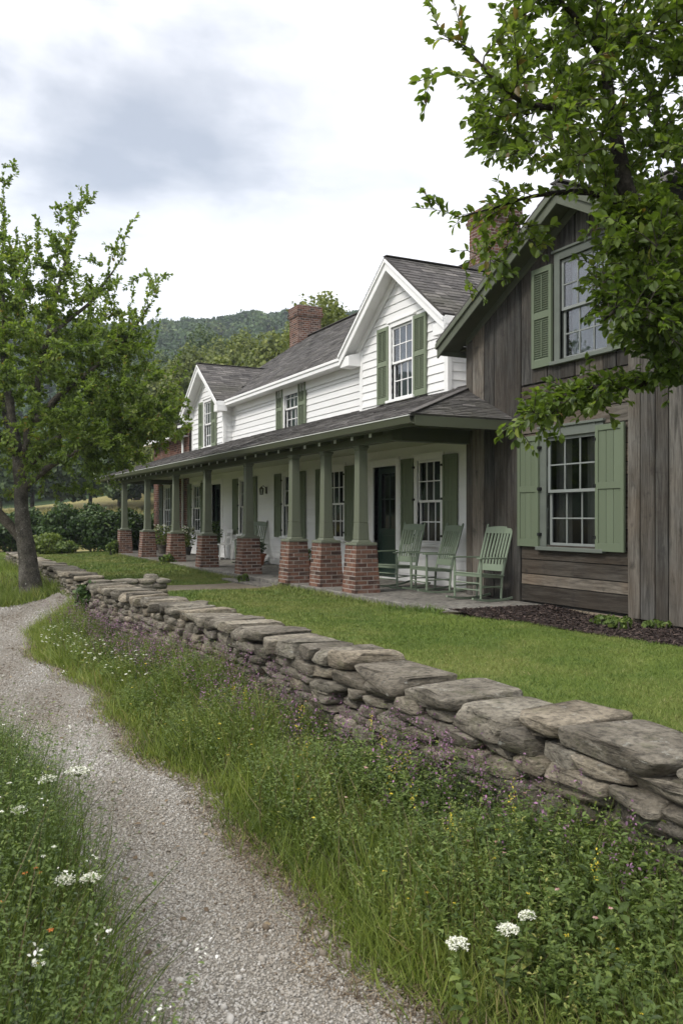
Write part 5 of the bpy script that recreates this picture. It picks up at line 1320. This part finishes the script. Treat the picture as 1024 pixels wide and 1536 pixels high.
# ------------------------------------------------------------------ grasses, weeds, flowers, stones (uncountable)
def blades(sc,x,y,z,h,wd,rnd,lean=.35):
    n=len(x); d=np.stack([RNG.normal(0,lean,n),RNG.normal(0,lean,n),np.ones(n)],-1); u=np.stack([RNG.normal(size=n),RNG.normal(size=n),RNG.normal(size=n)*.1],-1)
    sc.put(BLADE_V,BLADE_F,np.stack([x,y,z],-1),frames(d,u),np.stack([wd,h,h],-1),rnd)
def tufts(sc,cx,cy,ch,k,spread,wd,tone=None,lean=.45):
    n=len(cx); x=np.repeat(cx,k)+RNG.normal(0,1,n*k)*np.repeat(spread,k); y=np.repeat(cy,k)+RNG.normal(0,1,n*k)*np.repeat(spread,k)
    h=np.repeat(ch,k)*RNG.uniform(.45,1.15,n*k); t=np.repeat(RNG.normal(.42,.16,n) if tone is None else tone,k)+RNG.normal(0,.14,n*k)
    blades(sc,x,y,ground_z(x,y)-.02,h,wd*RNG.uniform(.6,1.4,n*k),np.clip(t,0,1),lean)
def weeds(sc,cx,cy,ch,k,ls,tone=.45,spread=.3):
    """upright leafy stems"""
    n=len(cx); tx=RNG.normal(0,spread,n)*ch; ty=RNG.normal(0,spread,n)*ch; f=np.tile((np.arange(k)+.6)/k,n); f=np.clip(f+RNG.normal(0,.05,n*k),.08,1)
    z0=ground_z(cx,cy); H=np.repeat(ch,k)
    P=np.stack([np.repeat(cx,k)+np.repeat(tx,k)*f**1.5,np.repeat(cy,k)+np.repeat(ty,k)*f**1.5,np.repeat(z0,k)+H*f],-1)
    a=RNG.uniform(0,6.28,n*k); d=np.stack([np.cos(a),np.sin(a),RNG.uniform(-.1,.9,n*k)],-1)
    S=RNG.uniform(ls[0],ls[1],n*k)*(1.15-.55*f); t=np.clip(np.repeat(RNG.normal(tone,.15,n),k)+RNG.normal(0,.13,n*k),0,1)
    sc.put(LEAF_V,LEAF_F,P,frames(d,np.tile([0,0,1.],(n*k,1))+RNG.normal(size=(n*k,3))*.25),np.stack([S*.72,S,S],-1),t)
    # stems
    top=np.stack([tx,ty,ch],-1); blades_d=norm(top); sc.put(BLADE_V,BLADE_F,np.stack([cx,cy,z0-.01],-1),frames(blades_d,RNG.normal(size=(n,3))),np.stack([np.full(n,.004),np.linalg.norm(top,axis=1),ch*.2],-1),np.full(n,.25))
    return np.stack([cx+tx,cy+ty,z0+ch],-1)
def pick(n,ya,yb,pw,xa,xb):
    y=ya+(yb-ya)*RNG.uniform(0,1,n)**pw; lo,hi=xa(y),xb(y); return lo+(hi-lo)*RNG.uniform(0,1,n),y
def hgt(x,y):
    f=np.clip((x-path_r(y))/(WF(y)-path_r(y)),0,1); return (.11+.20*np.sin(np.clip(f*1.2,0,1)*2.2))*(.82+.42*np.sin(x*3.3+y*1.9)*np.sin(y*2.7-x*2.1))
# verge between path and wall
sc=Scatter()
x,y=pick(3000,1.3,13.0,1.5,lambda y:path_r(y)+.02,lambda y:WF(y)+.02); tufts(sc,x,y,hgt(x,y)*RNG.uniform(.6,1.3,len(x)),22,.05+.02*RNG.random(len(x)),.0048,np.clip(RNG.normal(.42,.16,len(x))+.22*np.sin(x*4+y*1.3)*np.sin(y*1.9),0,1),.5)
x,y=pick(1500,4.5,13.0,.9,lambda y:path_r(y)+.02,lambda y:WF(y)-.05); tufts(sc,x,y,hgt(x,y)*RNG.uniform(.7,1.3,len(x)),20,.07+.02*RNG.random(len(x)),.0075,RNG.normal(.55,.15,len(x)))
x,y=pick(420,1.3,12.0,1.3,lambda y:path_r(y)-.10,lambda y:path_r(y)+.12); tufts(sc,x,y,RNG.uniform(.05,.12,len(x)),14,.03+.02*RNG.random(len(x)),.004,RNG.normal(.5,.2,len(x)),.7)
vg=sc.build('verge_grass',M['grass']); tag(vg,'long green grass on the verge between the gravel path and stone wall','grass',kind='stuff')
sc=Scatter()
x,y=pick(1500,1.3,7.5,1.25,lambda y:path_r(y)+.22,lambda y:WF(y)-.02); weeds(sc,x,y,hgt(x,y)*RNG.uniform(.7,1.25,len(x)),18,(.018,.042))
x,y=pick(700,6.5,12.8,1.0,lambda y:path_r(y)+.12,lambda y:WF(y)-.02); weeds(sc,x,y,hgt(x,y)*RNG.uniform(.7,1.25,len(x)),12,(.03,.05),.5)
x,y=pick(420,1.3,4.2,1.0,lambda y:WF(y)-.62,lambda y:WF(y)-.03); weeds(sc,x,y,RNG.uniform(.13,.30,len(x))*(.8+.35*np.sin(y*3.1)),14,(.03,.062),.4)
x,y=pick(170,3.45,4.4,1.0,lambda y:WF(y)-.6,lambda y:WF(y)-.12); weeds(sc,x,y,RNG.uniform(.24,.44,len(x)),20,(.022,.048),.5)
x,y=pick(300,1.3,3.3,1.0,lambda y:WF(y)-.95,lambda y:WF(y)-.10); weeds(sc,x,y,RNG.uniform(.14,.36,len(x)),18,(.022,.050),.34)
x,y=pick(1100,2.0,12.0,1.1,lambda y:path_r(y)+.12,lambda y:WF(y)-.2); weeds(sc,x,y,hgt(x,y)*RNG.uniform(.9,1.5,len(x)),20,(.014,.032),.72,.2)
x,y=pick(900,4.0,12.0,1.0,lambda y:path_r(y)+.15,lambda y:WF(y)-.1); weeds(sc,x,y,hgt(x,y)*RNG.uniform(.8,1.35,len(x)),14,(.02,.045),.45,.3)
x,y=pick(85,1.5,3.1,1.0,lambda y:WF(y)-.62,lambda y:WF(y)-.10); weeds(sc,x,y,RNG.uniform(.14,.34,len(x)),11,(.05,.09),.25,.45)
x,y=pick(150,1.5,3.6,1.0,lambda y:WF(y)-.9,lambda y:WF(y)-.15); weeds(sc,x,y,RNG.uniform(.26,.42,len(x)),22,(.014,.032),.6,.25)
tag(sc.build('verge_weeds',M['weed']),'leafy green weeds along the foot of the stone wall','weeds',kind='stuff')
sc=Scatter(); flp=Scatter(); fpk=Scatter(); fwh=Scatter(); fye=Scatter()
x,y=pick(620,2.2,11.5,1.1,lambda y:WF(y)-.55,lambda y:WF(y)-.04); tops=weeds(sc,x,y,RNG.uniform(.14,.36,len(x))*(.85+.35*np.sin(y*2.3+1)),11,(.018,.036),.5)
x,y=pick(110,3.4,4.5,1.0,lambda y:WF(y)-.5,lambda y:WF(y)-.04); tops=np.vstack([weeds(sc,x,y,RNG.uniform(.26,.46,len(x)),12,(.016,.034),.5),tops])
x,y=pick(420,5.0,12.3,1.0,lambda y:WF(y)-.65,lambda y:WF(y)-.08); tops=np.vstack([weeds(sc,x,y,RNG.uniform(.25,.45,len(x)),10,(.02,.04),.5),tops])
tag(sc.build('dusky_weeds',M['weed_d']),'dusky purple tinged flower stems leaning on the stone wall','weeds',kind='stuff')
def blooms(sc,T,k,spread,size,zs=1.0):
    n=len(T); P=np.repeat(T,k,0)+RNG.normal(size=(n*k,3))*np.array([spread,spread,spread*zs]); d=RNG.normal(size=(n*k,3)); sc.put(LEAF_V,LEAF_F,P,frames(d,np.tile([0,0,1.],(n*k,1))+RNG.normal(size=(n*k,3))*.4),RNG.uniform(size[0],size[1],n*k),RNG.uniform(0,1,n*k))
blooms(flp,tops[:850],13,.014,(.010,.019),2.8)
st_=Scatter(); x,y=pick(1500,1.3,11.5,1.2,lambda y:path_r(y)+.1,lambda y:WF(y)-.03); blades(st_,x,y,ground_z(x,y),hgt(x,y)*RNG.uniform(1.1,1.8,len(x)),RNG.uniform(.002,.004,len(x)),RNG.uniform(0,1,len(x)),.35)
tag(st_.build('dry_stalks',M['straw']),'dry brown grass stalks standing through the verge','grass',kind='stuff')
tag(flp.build('purple_wildflowers',M['purple']),'small purple flower spikes scattered along the stone wall','wildflowers',kind='stuff')
def stalk_flowers(name,label,n,area,h,petal,size,mat,tilt=.25,k=8):
    x,y=pick(n,*area); z0=ground_z(x,y); H=RNG.uniform(h[0],h[1],n)*np.ones(n); T=np.stack([x+RNG.normal(0,.03,n),y+RNG.normal(0,.03,n),z0+H],-1)
    st=Scatter(); a=np.tile(np.arange(k)/k*6.283,n)+np.repeat(RNG.uniform(0,6,n),k); nrm=norm(np.stack([RNG.normal(0,tilt,n),RNG.normal(-.15,tilt,n),np.ones(n)],-1)); nk=np.repeat(nrm,k,0)
    d=np.stack([np.cos(a),np.sin(a),RNG.normal(0,.15,n*k)],-1); s=np.repeat(RNG.uniform(petal[0],petal[1],n),k)
    st.put(LEAF_V,LEAF_F,np.repeat(T,k,0),frames(d,nk),s,RNG.uniform(0,1,n*k)); o=st.build(name,M[mat]); tag(o,label,'wildflowers',kind='stuff')
    return T
stalk_flowers('white_wildflowers','tiny white daisies dotting the far verge by the bend of the path',170,(7.6,12.4,.9,lambda y:path_r(y)+.10,lambda y:path_r(y)+.55),(.14,.26),(.010,.017),0,'whitefl')
stalk_flowers('pink_wildflowers','small pink flowers scattered through the verge',75,(2.0,9.5,1.1,lambda y:path_r(y)+.35,lambda y:WF(y)-.1),(.16,.30),(.007,.013),0,'pinkfl',.5,6)
stalk_flowers('yellow_wildflowers','small yellow flowers scattered through the verge grass',48,(1.6,9.5,1.2,lambda y:path_r(y)+.12,lambda y:WF(y)-.3),(.12,.26),(.007,.013),0,'yellowfl',.5,6)
x,y=pick(14,2.0,6.0,1.0,lambda y:path_r(y)+.3,lambda y:WF(y)-.35); sc=Scatter(); tg_=weeds(sc,x,y,RNG.uniform(.28,.42,len(x)),24,(.012,.026),.8,.15); tag(sc.build('spike_stems',M['weed']),'slender leafy stems carrying yellow flower spikes in the verge','weeds',kind='stuff')
sc=Scatter(); blooms(sc,tg_,26,.010,(.006,.012),3.5); tag(sc.build('yellow_spikes',M['yellowfl']),'small yellow flower spikes standing up in the verge','wildflowers',kind='stuff')
# dry litter along the edge of the path
sc=Scatter(); x,y=pick(11000,1.2,12,1.3,lambda y:path_r(y)-.10-.10*np.clip(np.sin(y*2.9)+.5*np.sin(y*7.1),0,2),lambda y:path_r(y)+.09); n=len(x); d=np.stack([RNG.normal(size=n),RNG.normal(size=n),RNG.normal(0,.22,n)],-1)
sc.put(BLADE_V,BLADE_F,np.stack([x,y,ground_z(x,y)+.008],-1),frames(d,np.tile([0,0,1.],(n,1))),np.stack([RNG.uniform(.002,.005,n),RNG.uniform(.02,.08,n),RNG.uniform(.01,.05,n)],-1),RNG.uniform(0,1,n))
tag(sc.build('dry_litter',M['straw']),'dry brown litter along the right edge of the gravel path','litter',kind='stuff')
# rank growth left of the path
PL=lambda y: path_l(y)+.06
def lh(x,y): return np.clip(.84-.10*np.abs(y-3.6)-.75*np.clip(x-(PL(y)-.36),0,1),.16,.84)
sc=Scatter(); x,y=pick(2300,1.75,7.5,1.3,lambda y:PL(y)-1.5,PL); tufts(sc,x,y,lh(x,y)*RNG.uniform(.30,.80,len(x)),18,.05+.02*RNG.random(len(x)),.0045,RNG.normal(.28,.16,len(x)),.5)
x,y=pick(700,7,17,1,lambda y:PL(y)-2.5,PL); tufts(sc,x,y,RNG.uniform(.1,.3,len(x)),20,.09+.02*RNG.random(len(x)),.008)
tag(sc.build('left_grass',M['grass']),'tall tangled grass on the left edge of the gravel path','grass',kind='stuff')
sc=Scatter(); x,y=pick(1200,1.75,6.0,1.1,lambda y:PL(y)-1.1,lambda y:PL(y)-.02); x=np.concatenate([x,x+.03]); y=np.concatenate([y,y+.02]); tl_=weeds(sc,x,y,lh(x,y)*RNG.uniform(.6,1.1,len(x)),26,(.014,.032),.42,.22)
x=RNG.uniform(.05,.52,70); y=RNG.uniform(3.2,5.0,70); weeds(sc,x,y,RNG.uniform(.55,.86,70),34,(.016,.034),.45,.16)
tag(sc.build('left_weeds',M['weed']),'leafy weeds crowding the left edge of the gravel path','weeds',kind='stuff')
sc=Scatter(); x,y=pick(420,1.8,5.5,1.1,lambda y:PL(y)-.95,lambda y:PL(y)-.20); tl2=weeds(sc,x,y,lh(x,y)*RNG.uniform(.7,1.15,len(x)),14,(.014,.030),.5,.3); tag(sc.build('dusky_left_weeds',M['weed_d']),'dusky tangled weeds on the left edge of the gravel path','weeds',kind='stuff')
sc=Scatter(); blooms(sc,tl2[:85],9,.012,(.006,.012),1.2); tag(sc.build('pale_flower_heads',M['whitefl']),'loose clusters of small white blossom in the weeds at the lower left','wildflowers',kind='stuff')
sc=Scatter(); x,y=pick(420,1.8,6.0,1.1,lambda y:PL(y)-.9,PL); blades(sc,x,y,ground_z(x,y),lh(x,y)*RNG.uniform(.5,1.15,len(x)),RNG.uniform(.002,.004,len(x)),RNG.uniform(0,1,len(x)),.4); tag(sc.build('dry_left_stalks',M['straw']),'dry brown stalks among the weeds on the left','grass',kind='stuff')
stalk_flowers('small_white_flowers','small white flower heads among the weeds at the lower left',40,(2.5,5.2,1.0,lambda y:PL(y)-.6,lambda y:PL(y)-.16),(.40,.66),(.007,.013),0,'whitefl',.4)
stalk_flowers('orange_wildflowers','a few small orange flowers among the weeds at the lower left',5,(2.4,3.6,1.0,lambda y:PL(y)-.45,lambda y:PL(y)-.1),(.36,.5),(.010,.014),0,'orangefl',.5,6)
# grass under the left tree
sc=Scatter(); x=RNG.uniform(-3,2.75,1500); y=RNG.uniform(16.6,26,1500); tufts(sc,x,y,RNG.uniform(.14,.34,1500),22,np.full(1500,.10),.010)
x=RNG.uniform(-3,2.6,500); y=RNG.uniform(16.6,17.4,500); tufts(sc,x,y,RNG.uniform(.14,.3,500),22,np.full(500,.08),.009)
x=RNG.uniform(2.3,2.62,60); y=RNG.uniform(13.3,15.2,60); tufts(sc,x,y,RNG.uniform(.1,.25,60),22,np.full(60,.08),.009)
tag(sc.build('orchard_grass',M['grass']),'long grass round the foot of the left tree','grass',kind='stuff')
# mown lawn
sc=Scatter()
def lawnpatch(n,xa,xb,ya,yb,h,wd):
    x=RNG.uniform(xa,xb,n); y=RNG.uniform(ya,yb,n); k=on_lawn(x,y); x,y=x[k],y[k]
    t=np.clip(.45+RNG.normal(0,.2,len(x))+.13*np.sin(x*3.1+.6*np.sin(y*1.7))*np.sin(y*2.3),0,1); blades(sc,x,y,ground_z(x,y)-.004,h*RNG.uniform(.5,1.3,len(x)),wd*RNG.uniform(.7,1.3,len(x)),t,.65)
lawnpatch(170000,2.5,8,1.5,8,.040,.0046); lawnpatch(90000,2.4,7.6,8,13,.040,.007); lawnpatch(60000,2.4,7,13,20,.05,.011); lawnpatch(50000,2.5,8.5,20,33,.055,.018)
# longer fringe at the slab and along the foot of the wall
x=RNG.uniform(6.16,6.36,4200); y=RNG.uniform(9.4,31,4200); k=on_lawn(x,y); blades(sc,x[k],y[k],ground_z(x[k],y[k]),RNG.uniform(.05,.13,k.sum()),np.full(k.sum(),.009),RNG.uniform(.2,.8,k.sum()),.5)
y=RNG.uniform(1.5,12.8,5000); x=WF(y)+RNG.uniform(.42,.62,5000); blades(sc,x,y,ground_z(x,y),RNG.uniform(.05,.14,5000),np.full(5000,.007),RNG.uniform(.2,.8,5000),.5)
tag(sc.build('lawn_grass',M['lawnblade']),'short mown grass of the lawn in front of the porch','grass',kind='stuff')
# pale meadow beyond the hedge
sc=Scatter(); n=26000; px_=RNG.uniform(-420,330,n); t_=RNG.uniform(36,78,n); xr=(px_-512)/1280; x=(xr*COS+SIN)*t_; y=(COS-xr*SIN)*t_; blades(sc,x,y,ground_z(x,y)-.05,RNG.uniform(.35,.95,n),RNG.uniform(.03,.07,n),np.clip(RNG.normal(.5,.25,n),0,1),.3)
tag(sc.build('meadow_grass',M['meadow']),'pale tall meadow grass beyond the dark hedge','grass',kind='stuff')
# gravel
OCT=np.array([(1,0,0),(-1,0,0),(0,1,0),(0,-1,0),(0,0,1),(0,0,-1.)]); OCF=[(0,2,4),(2,1,4),(1,3,4),(3,0,4),(2,0,5),(1,2,5),(3,1,5),(0,3,5)]
IV,IF=ICO[1]
sc=Scatter()
def gravel(n,ya,yb,s0,s1,tv,tf,x0=None,x1=None):
    y=RNG.uniform(ya,yb,n); x=RNG.uniform(-.2 if x0 is None else x0,1.75 if x1 is None else x1,n); e=RNG.normal(0,.035,n); k=on_path(x+e,y); x,y=x[k],y[k]; n=len(x)
    S=(s0+(s1-s0)*RNG.random(n)**2.4)[:,None]*np.stack([RNG.uniform(.7,1.3,n),RNG.uniform(.6,1.0,n),RNG.uniform(.35,.75,n)],-1); big=np.array(S[:,0])
    tone=np.clip(RNG.normal(.48,.17,n)+.20*np.sin(x*4.1+1.3*np.sin(y*1.1))*np.sin(y*1.7+x)+.10*np.sin(x*9-y*2.3)-.28*np.exp(-((path_r(y)-x)/.10)**2)*(y<12.6),0,1)
    sc.put(tv,tf,np.stack([x,y,ground_z(x,y)+.004+S[:,2]*.35],-1),frames(RNG.normal(size=(n,3)),RNG.normal(size=(n,3))*.4+np.array([0,0,1.])),S,tone)
jit=lambda V,s: V*(1+np.random.default_rng(s).uniform(-.28,.28,(len(V),1)))
for q in range(4): gravel(7000,1.5,4.2,.0045,.012,jit(ICO[1][0],q)[:], [tuple(f) for f in ICO[1][1]]) if False else gravel(26000,1.2,4.2,.0034,.0115,jit(OCT,q)@np.linalg.qr(np.random.default_rng(q).normal(size=(3,3)))[0],OCF)
for q in range(2): gravel(26000,4.2,7.5,.0048,.012,jit(OCT,q+9),OCF)
gravel(16000,7.5,12.6,.009,.017,jit(OCT,20),OCF); gravel(12000,12.6,16.7,.012,.024,jit(OCT,21),OCF,-3,2.9)
gravel(260,1.4,7,.014,.026,jit(ICO[1][0],77),[tuple(f) for f in ICO[1][1]])
tag(sc.build('gravel',M['pebble']),'loose pale grey gravel covering the path','gravel',kind='stuff')
sc=Scatter(); n=260; y=RNG.uniform(1.5,12,n); x=RNG.uniform(.6,1.6,n); k=on_path(x,y); x,y=x[k],y[k]; n=len(x); sc.put(LEAF_V,LEAF_F,np.stack([x,y,ground_z(x,y)+.016],-1),frames(RNG.normal(size=(n,3))*np.array([1,1,.1]),np.tile([0,0,1.],(n,1))+RNG.normal(size=(n,3))*.3),RNG.uniform(.015,.04,n),RNG.uniform(0,1,n)); tag(sc.build('fallen_leaves',M['straw']),'scattered dry leaves lying on the gravel path','leaves',kind='stuff')
sc=Scatter(); n=9000; y=RNG.uniform(4.5,9.5,n); x=RNG.uniform(6.4,8.05,n); k=on_mulch(x+RNG.normal(0,.03,n),y); x,y=x[k],y[k]; n=len(x)
sc.put(CARD_V,CARD_F,np.stack([x,y,ground_z(x,y)+.02],-1),frames(RNG.normal(size=(n,3))*np.array([1,1,.25]),np.tile([0,0,1.],(n,1))+RNG.normal(size=(n,3))*.5),np.stack([RNG.uniform(.01,.022,n),RNG.uniform(.025,.06,n),RNG.uniform(.01,.03,n)],-1),RNG.uniform(0,1,n)**1.5)
tag(sc.build('mulch_chips',M['chip']),'dark bark mulch chips at the foot of the barn','mulch',kind='stuff')

# ------------------------------------------------------------------ large white umbel flowers (things)
def umbel(label,px,py,t,r,group):
    p=at(px,py,t); z0=float(ground_z(p.x,p.y)); root=empty('umbel_flower',(p.x,p.y,z0)); tag(root,label,'flower',group)
    b=MB(); lx,ly=random.uniform(-.05,.05),random.uniform(-.05,.05); b.tube([(p.x-lx,p.y-ly,z0-.02),(p.x-lx*.6,p.y-ly*.6,z0+(p.z-z0)*.5),(p.x,p.y,p.z-.035)],[.0032,.0028,.002],6)
    sc=Scatter(); tops=[]
    for k in range(26):
        a=k*2.4; f=math.sqrt((k+.5)/26); q=(p.x+r*f*math.cos(a),p.y+r*f*math.sin(a),p.z-.012*f*f+random.uniform(-.003,.003)); b.tube([(p.x,p.y,p.z-.035),((p.x+q[0])/2,(p.y+q[1])/2,p.z-.022),q],.0008,4,cap=False); tops.append(q)
    b.build('stem',M['weed'],root); T=np.array(tops); k=11; P=np.repeat(T,k,0)+RNG.normal(size=(len(T)*k,3))*np.array([r*.085,r*.085,.0025]); n=len(P); a=RNG.uniform(0,6.28,n)
    sc.put(LEAF_V,LEAF_F,P,frames(np.stack([np.cos(a),np.sin(a),RNG.normal(0,.3,n)],-1),np.tile([0,0,1.],(n,1))+RNG.normal(size=(n,3))*.3),RNG.uniform(.006,.010,n),RNG.uniform(0,1,n)); sc.build('flower_head',M['whitefl'],root)
    sc=Scatter(); n=16; f=RNG.uniform(.15,.7,n); P=np.stack([p.x-lx*(1-f),p.y-ly*(1-f),z0+(p.z-z0)*f],-1); a=RNG.uniform(0,6.28,n); sc.put(LEAF_V,LEAF_F,P,frames(np.stack([np.cos(a),np.sin(a),RNG.uniform(0,.8,n)],-1),np.tile([0,0,1.],(n,1))),RNG.uniform(.03,.055,n),RNG.uniform(0,1,n)); sc.build('foliage',M['weed'],root)
UR='white umbel flowers in the right foreground grass'; UL='white umbel flowers in the weeds on the left'
umbel('white umbel flower in the grass, lowest and leftmost of the three at lower right',686,1411,2.72,.036,UR)
umbel('white umbel flower in the grass, middle one of the three at lower right',762,1389,2.78,.034,UR)
umbel('white umbel flower in the grass, highest and rightmost of the three at lower right',790,1369,2.92,.026,UR)
umbel('broad white umbel flower hanging over the path edge, highest at lower left',118,1153,3.62,.055,UL)
umbel('white umbel flower closest to the path, right one of the lower left pair',136,1313,3.0,.034,UL)
umbel('white umbel flower left of another, in the lower left pair by the path',97,1316,3.05,.036,UL)
umbel('white umbel flower in the weeds nearest the left edge, above the orange flowers',30,1212,3.4,.034,UL)
umbel('small white umbel flower half hidden in weeds, second highest at lower left',72,1165,3.6,.036,UL)
p=at(58,1446,2.6); z0=float(ground_z(p.x,p.y)); root=empty('daisy',(p.x,p.y,z0)); tag(root,'white daisy with a yellow centre low in the left foreground','flower')
b=MB(); b.tube([(p.x,p.y,z0-.01),(p.x+.01,p.y,(z0+p.z)/2),(p.x,p.y,p.z)],.002,6); b.build('stem',M['weed'],root)
b=MB(); b.lathe([(.001,.006),(.007,.004),(.008,.0),(.003,-.003)],tuple(p),10); b.build('flower_centre',M['yellowfl'],root)
sc=Scatter(); k=16; a=np.arange(k)/k*6.283; sc.put(LEAF_V,LEAF_F,np.tile(np.array(p),(k,1)),frames(np.stack([np.cos(a),np.sin(a),np.full(k,.15)],-1),np.tile([-.2,-.5,1.],(k,1))),np.full(k,.022),RNG.uniform(.5,1,k)); sc.build('petals',M['whitefl'],root)

# ------------------------------------------------------------------ air
hz=MB(); hz.box(-700,700,-700,700,-2,150); HM=bpy.data.materials.new('haze'); HM.use_nodes=True; t=HM.node_tree; t.nodes.clear()
o_=t.nodes.new('ShaderNodeOutputMaterial'); v_=t.nodes.new('ShaderNodeVolumePrincipled'); v_.inputs['Color'].default_value=(.80,.88,.97,1); v_.inputs['Density'].default_value=.00045; v_.inputs['Anisotropy'].default_value=.2
t.links.new(v_.outputs[0],o_.inputs['Volume'])
USE_HAZE=True
if USE_HAZE:
    h=hz.build('haze',HM); h['kind']='stuff'; h['label']='thin pale haze in the air over the valley'; h['category']='haze'
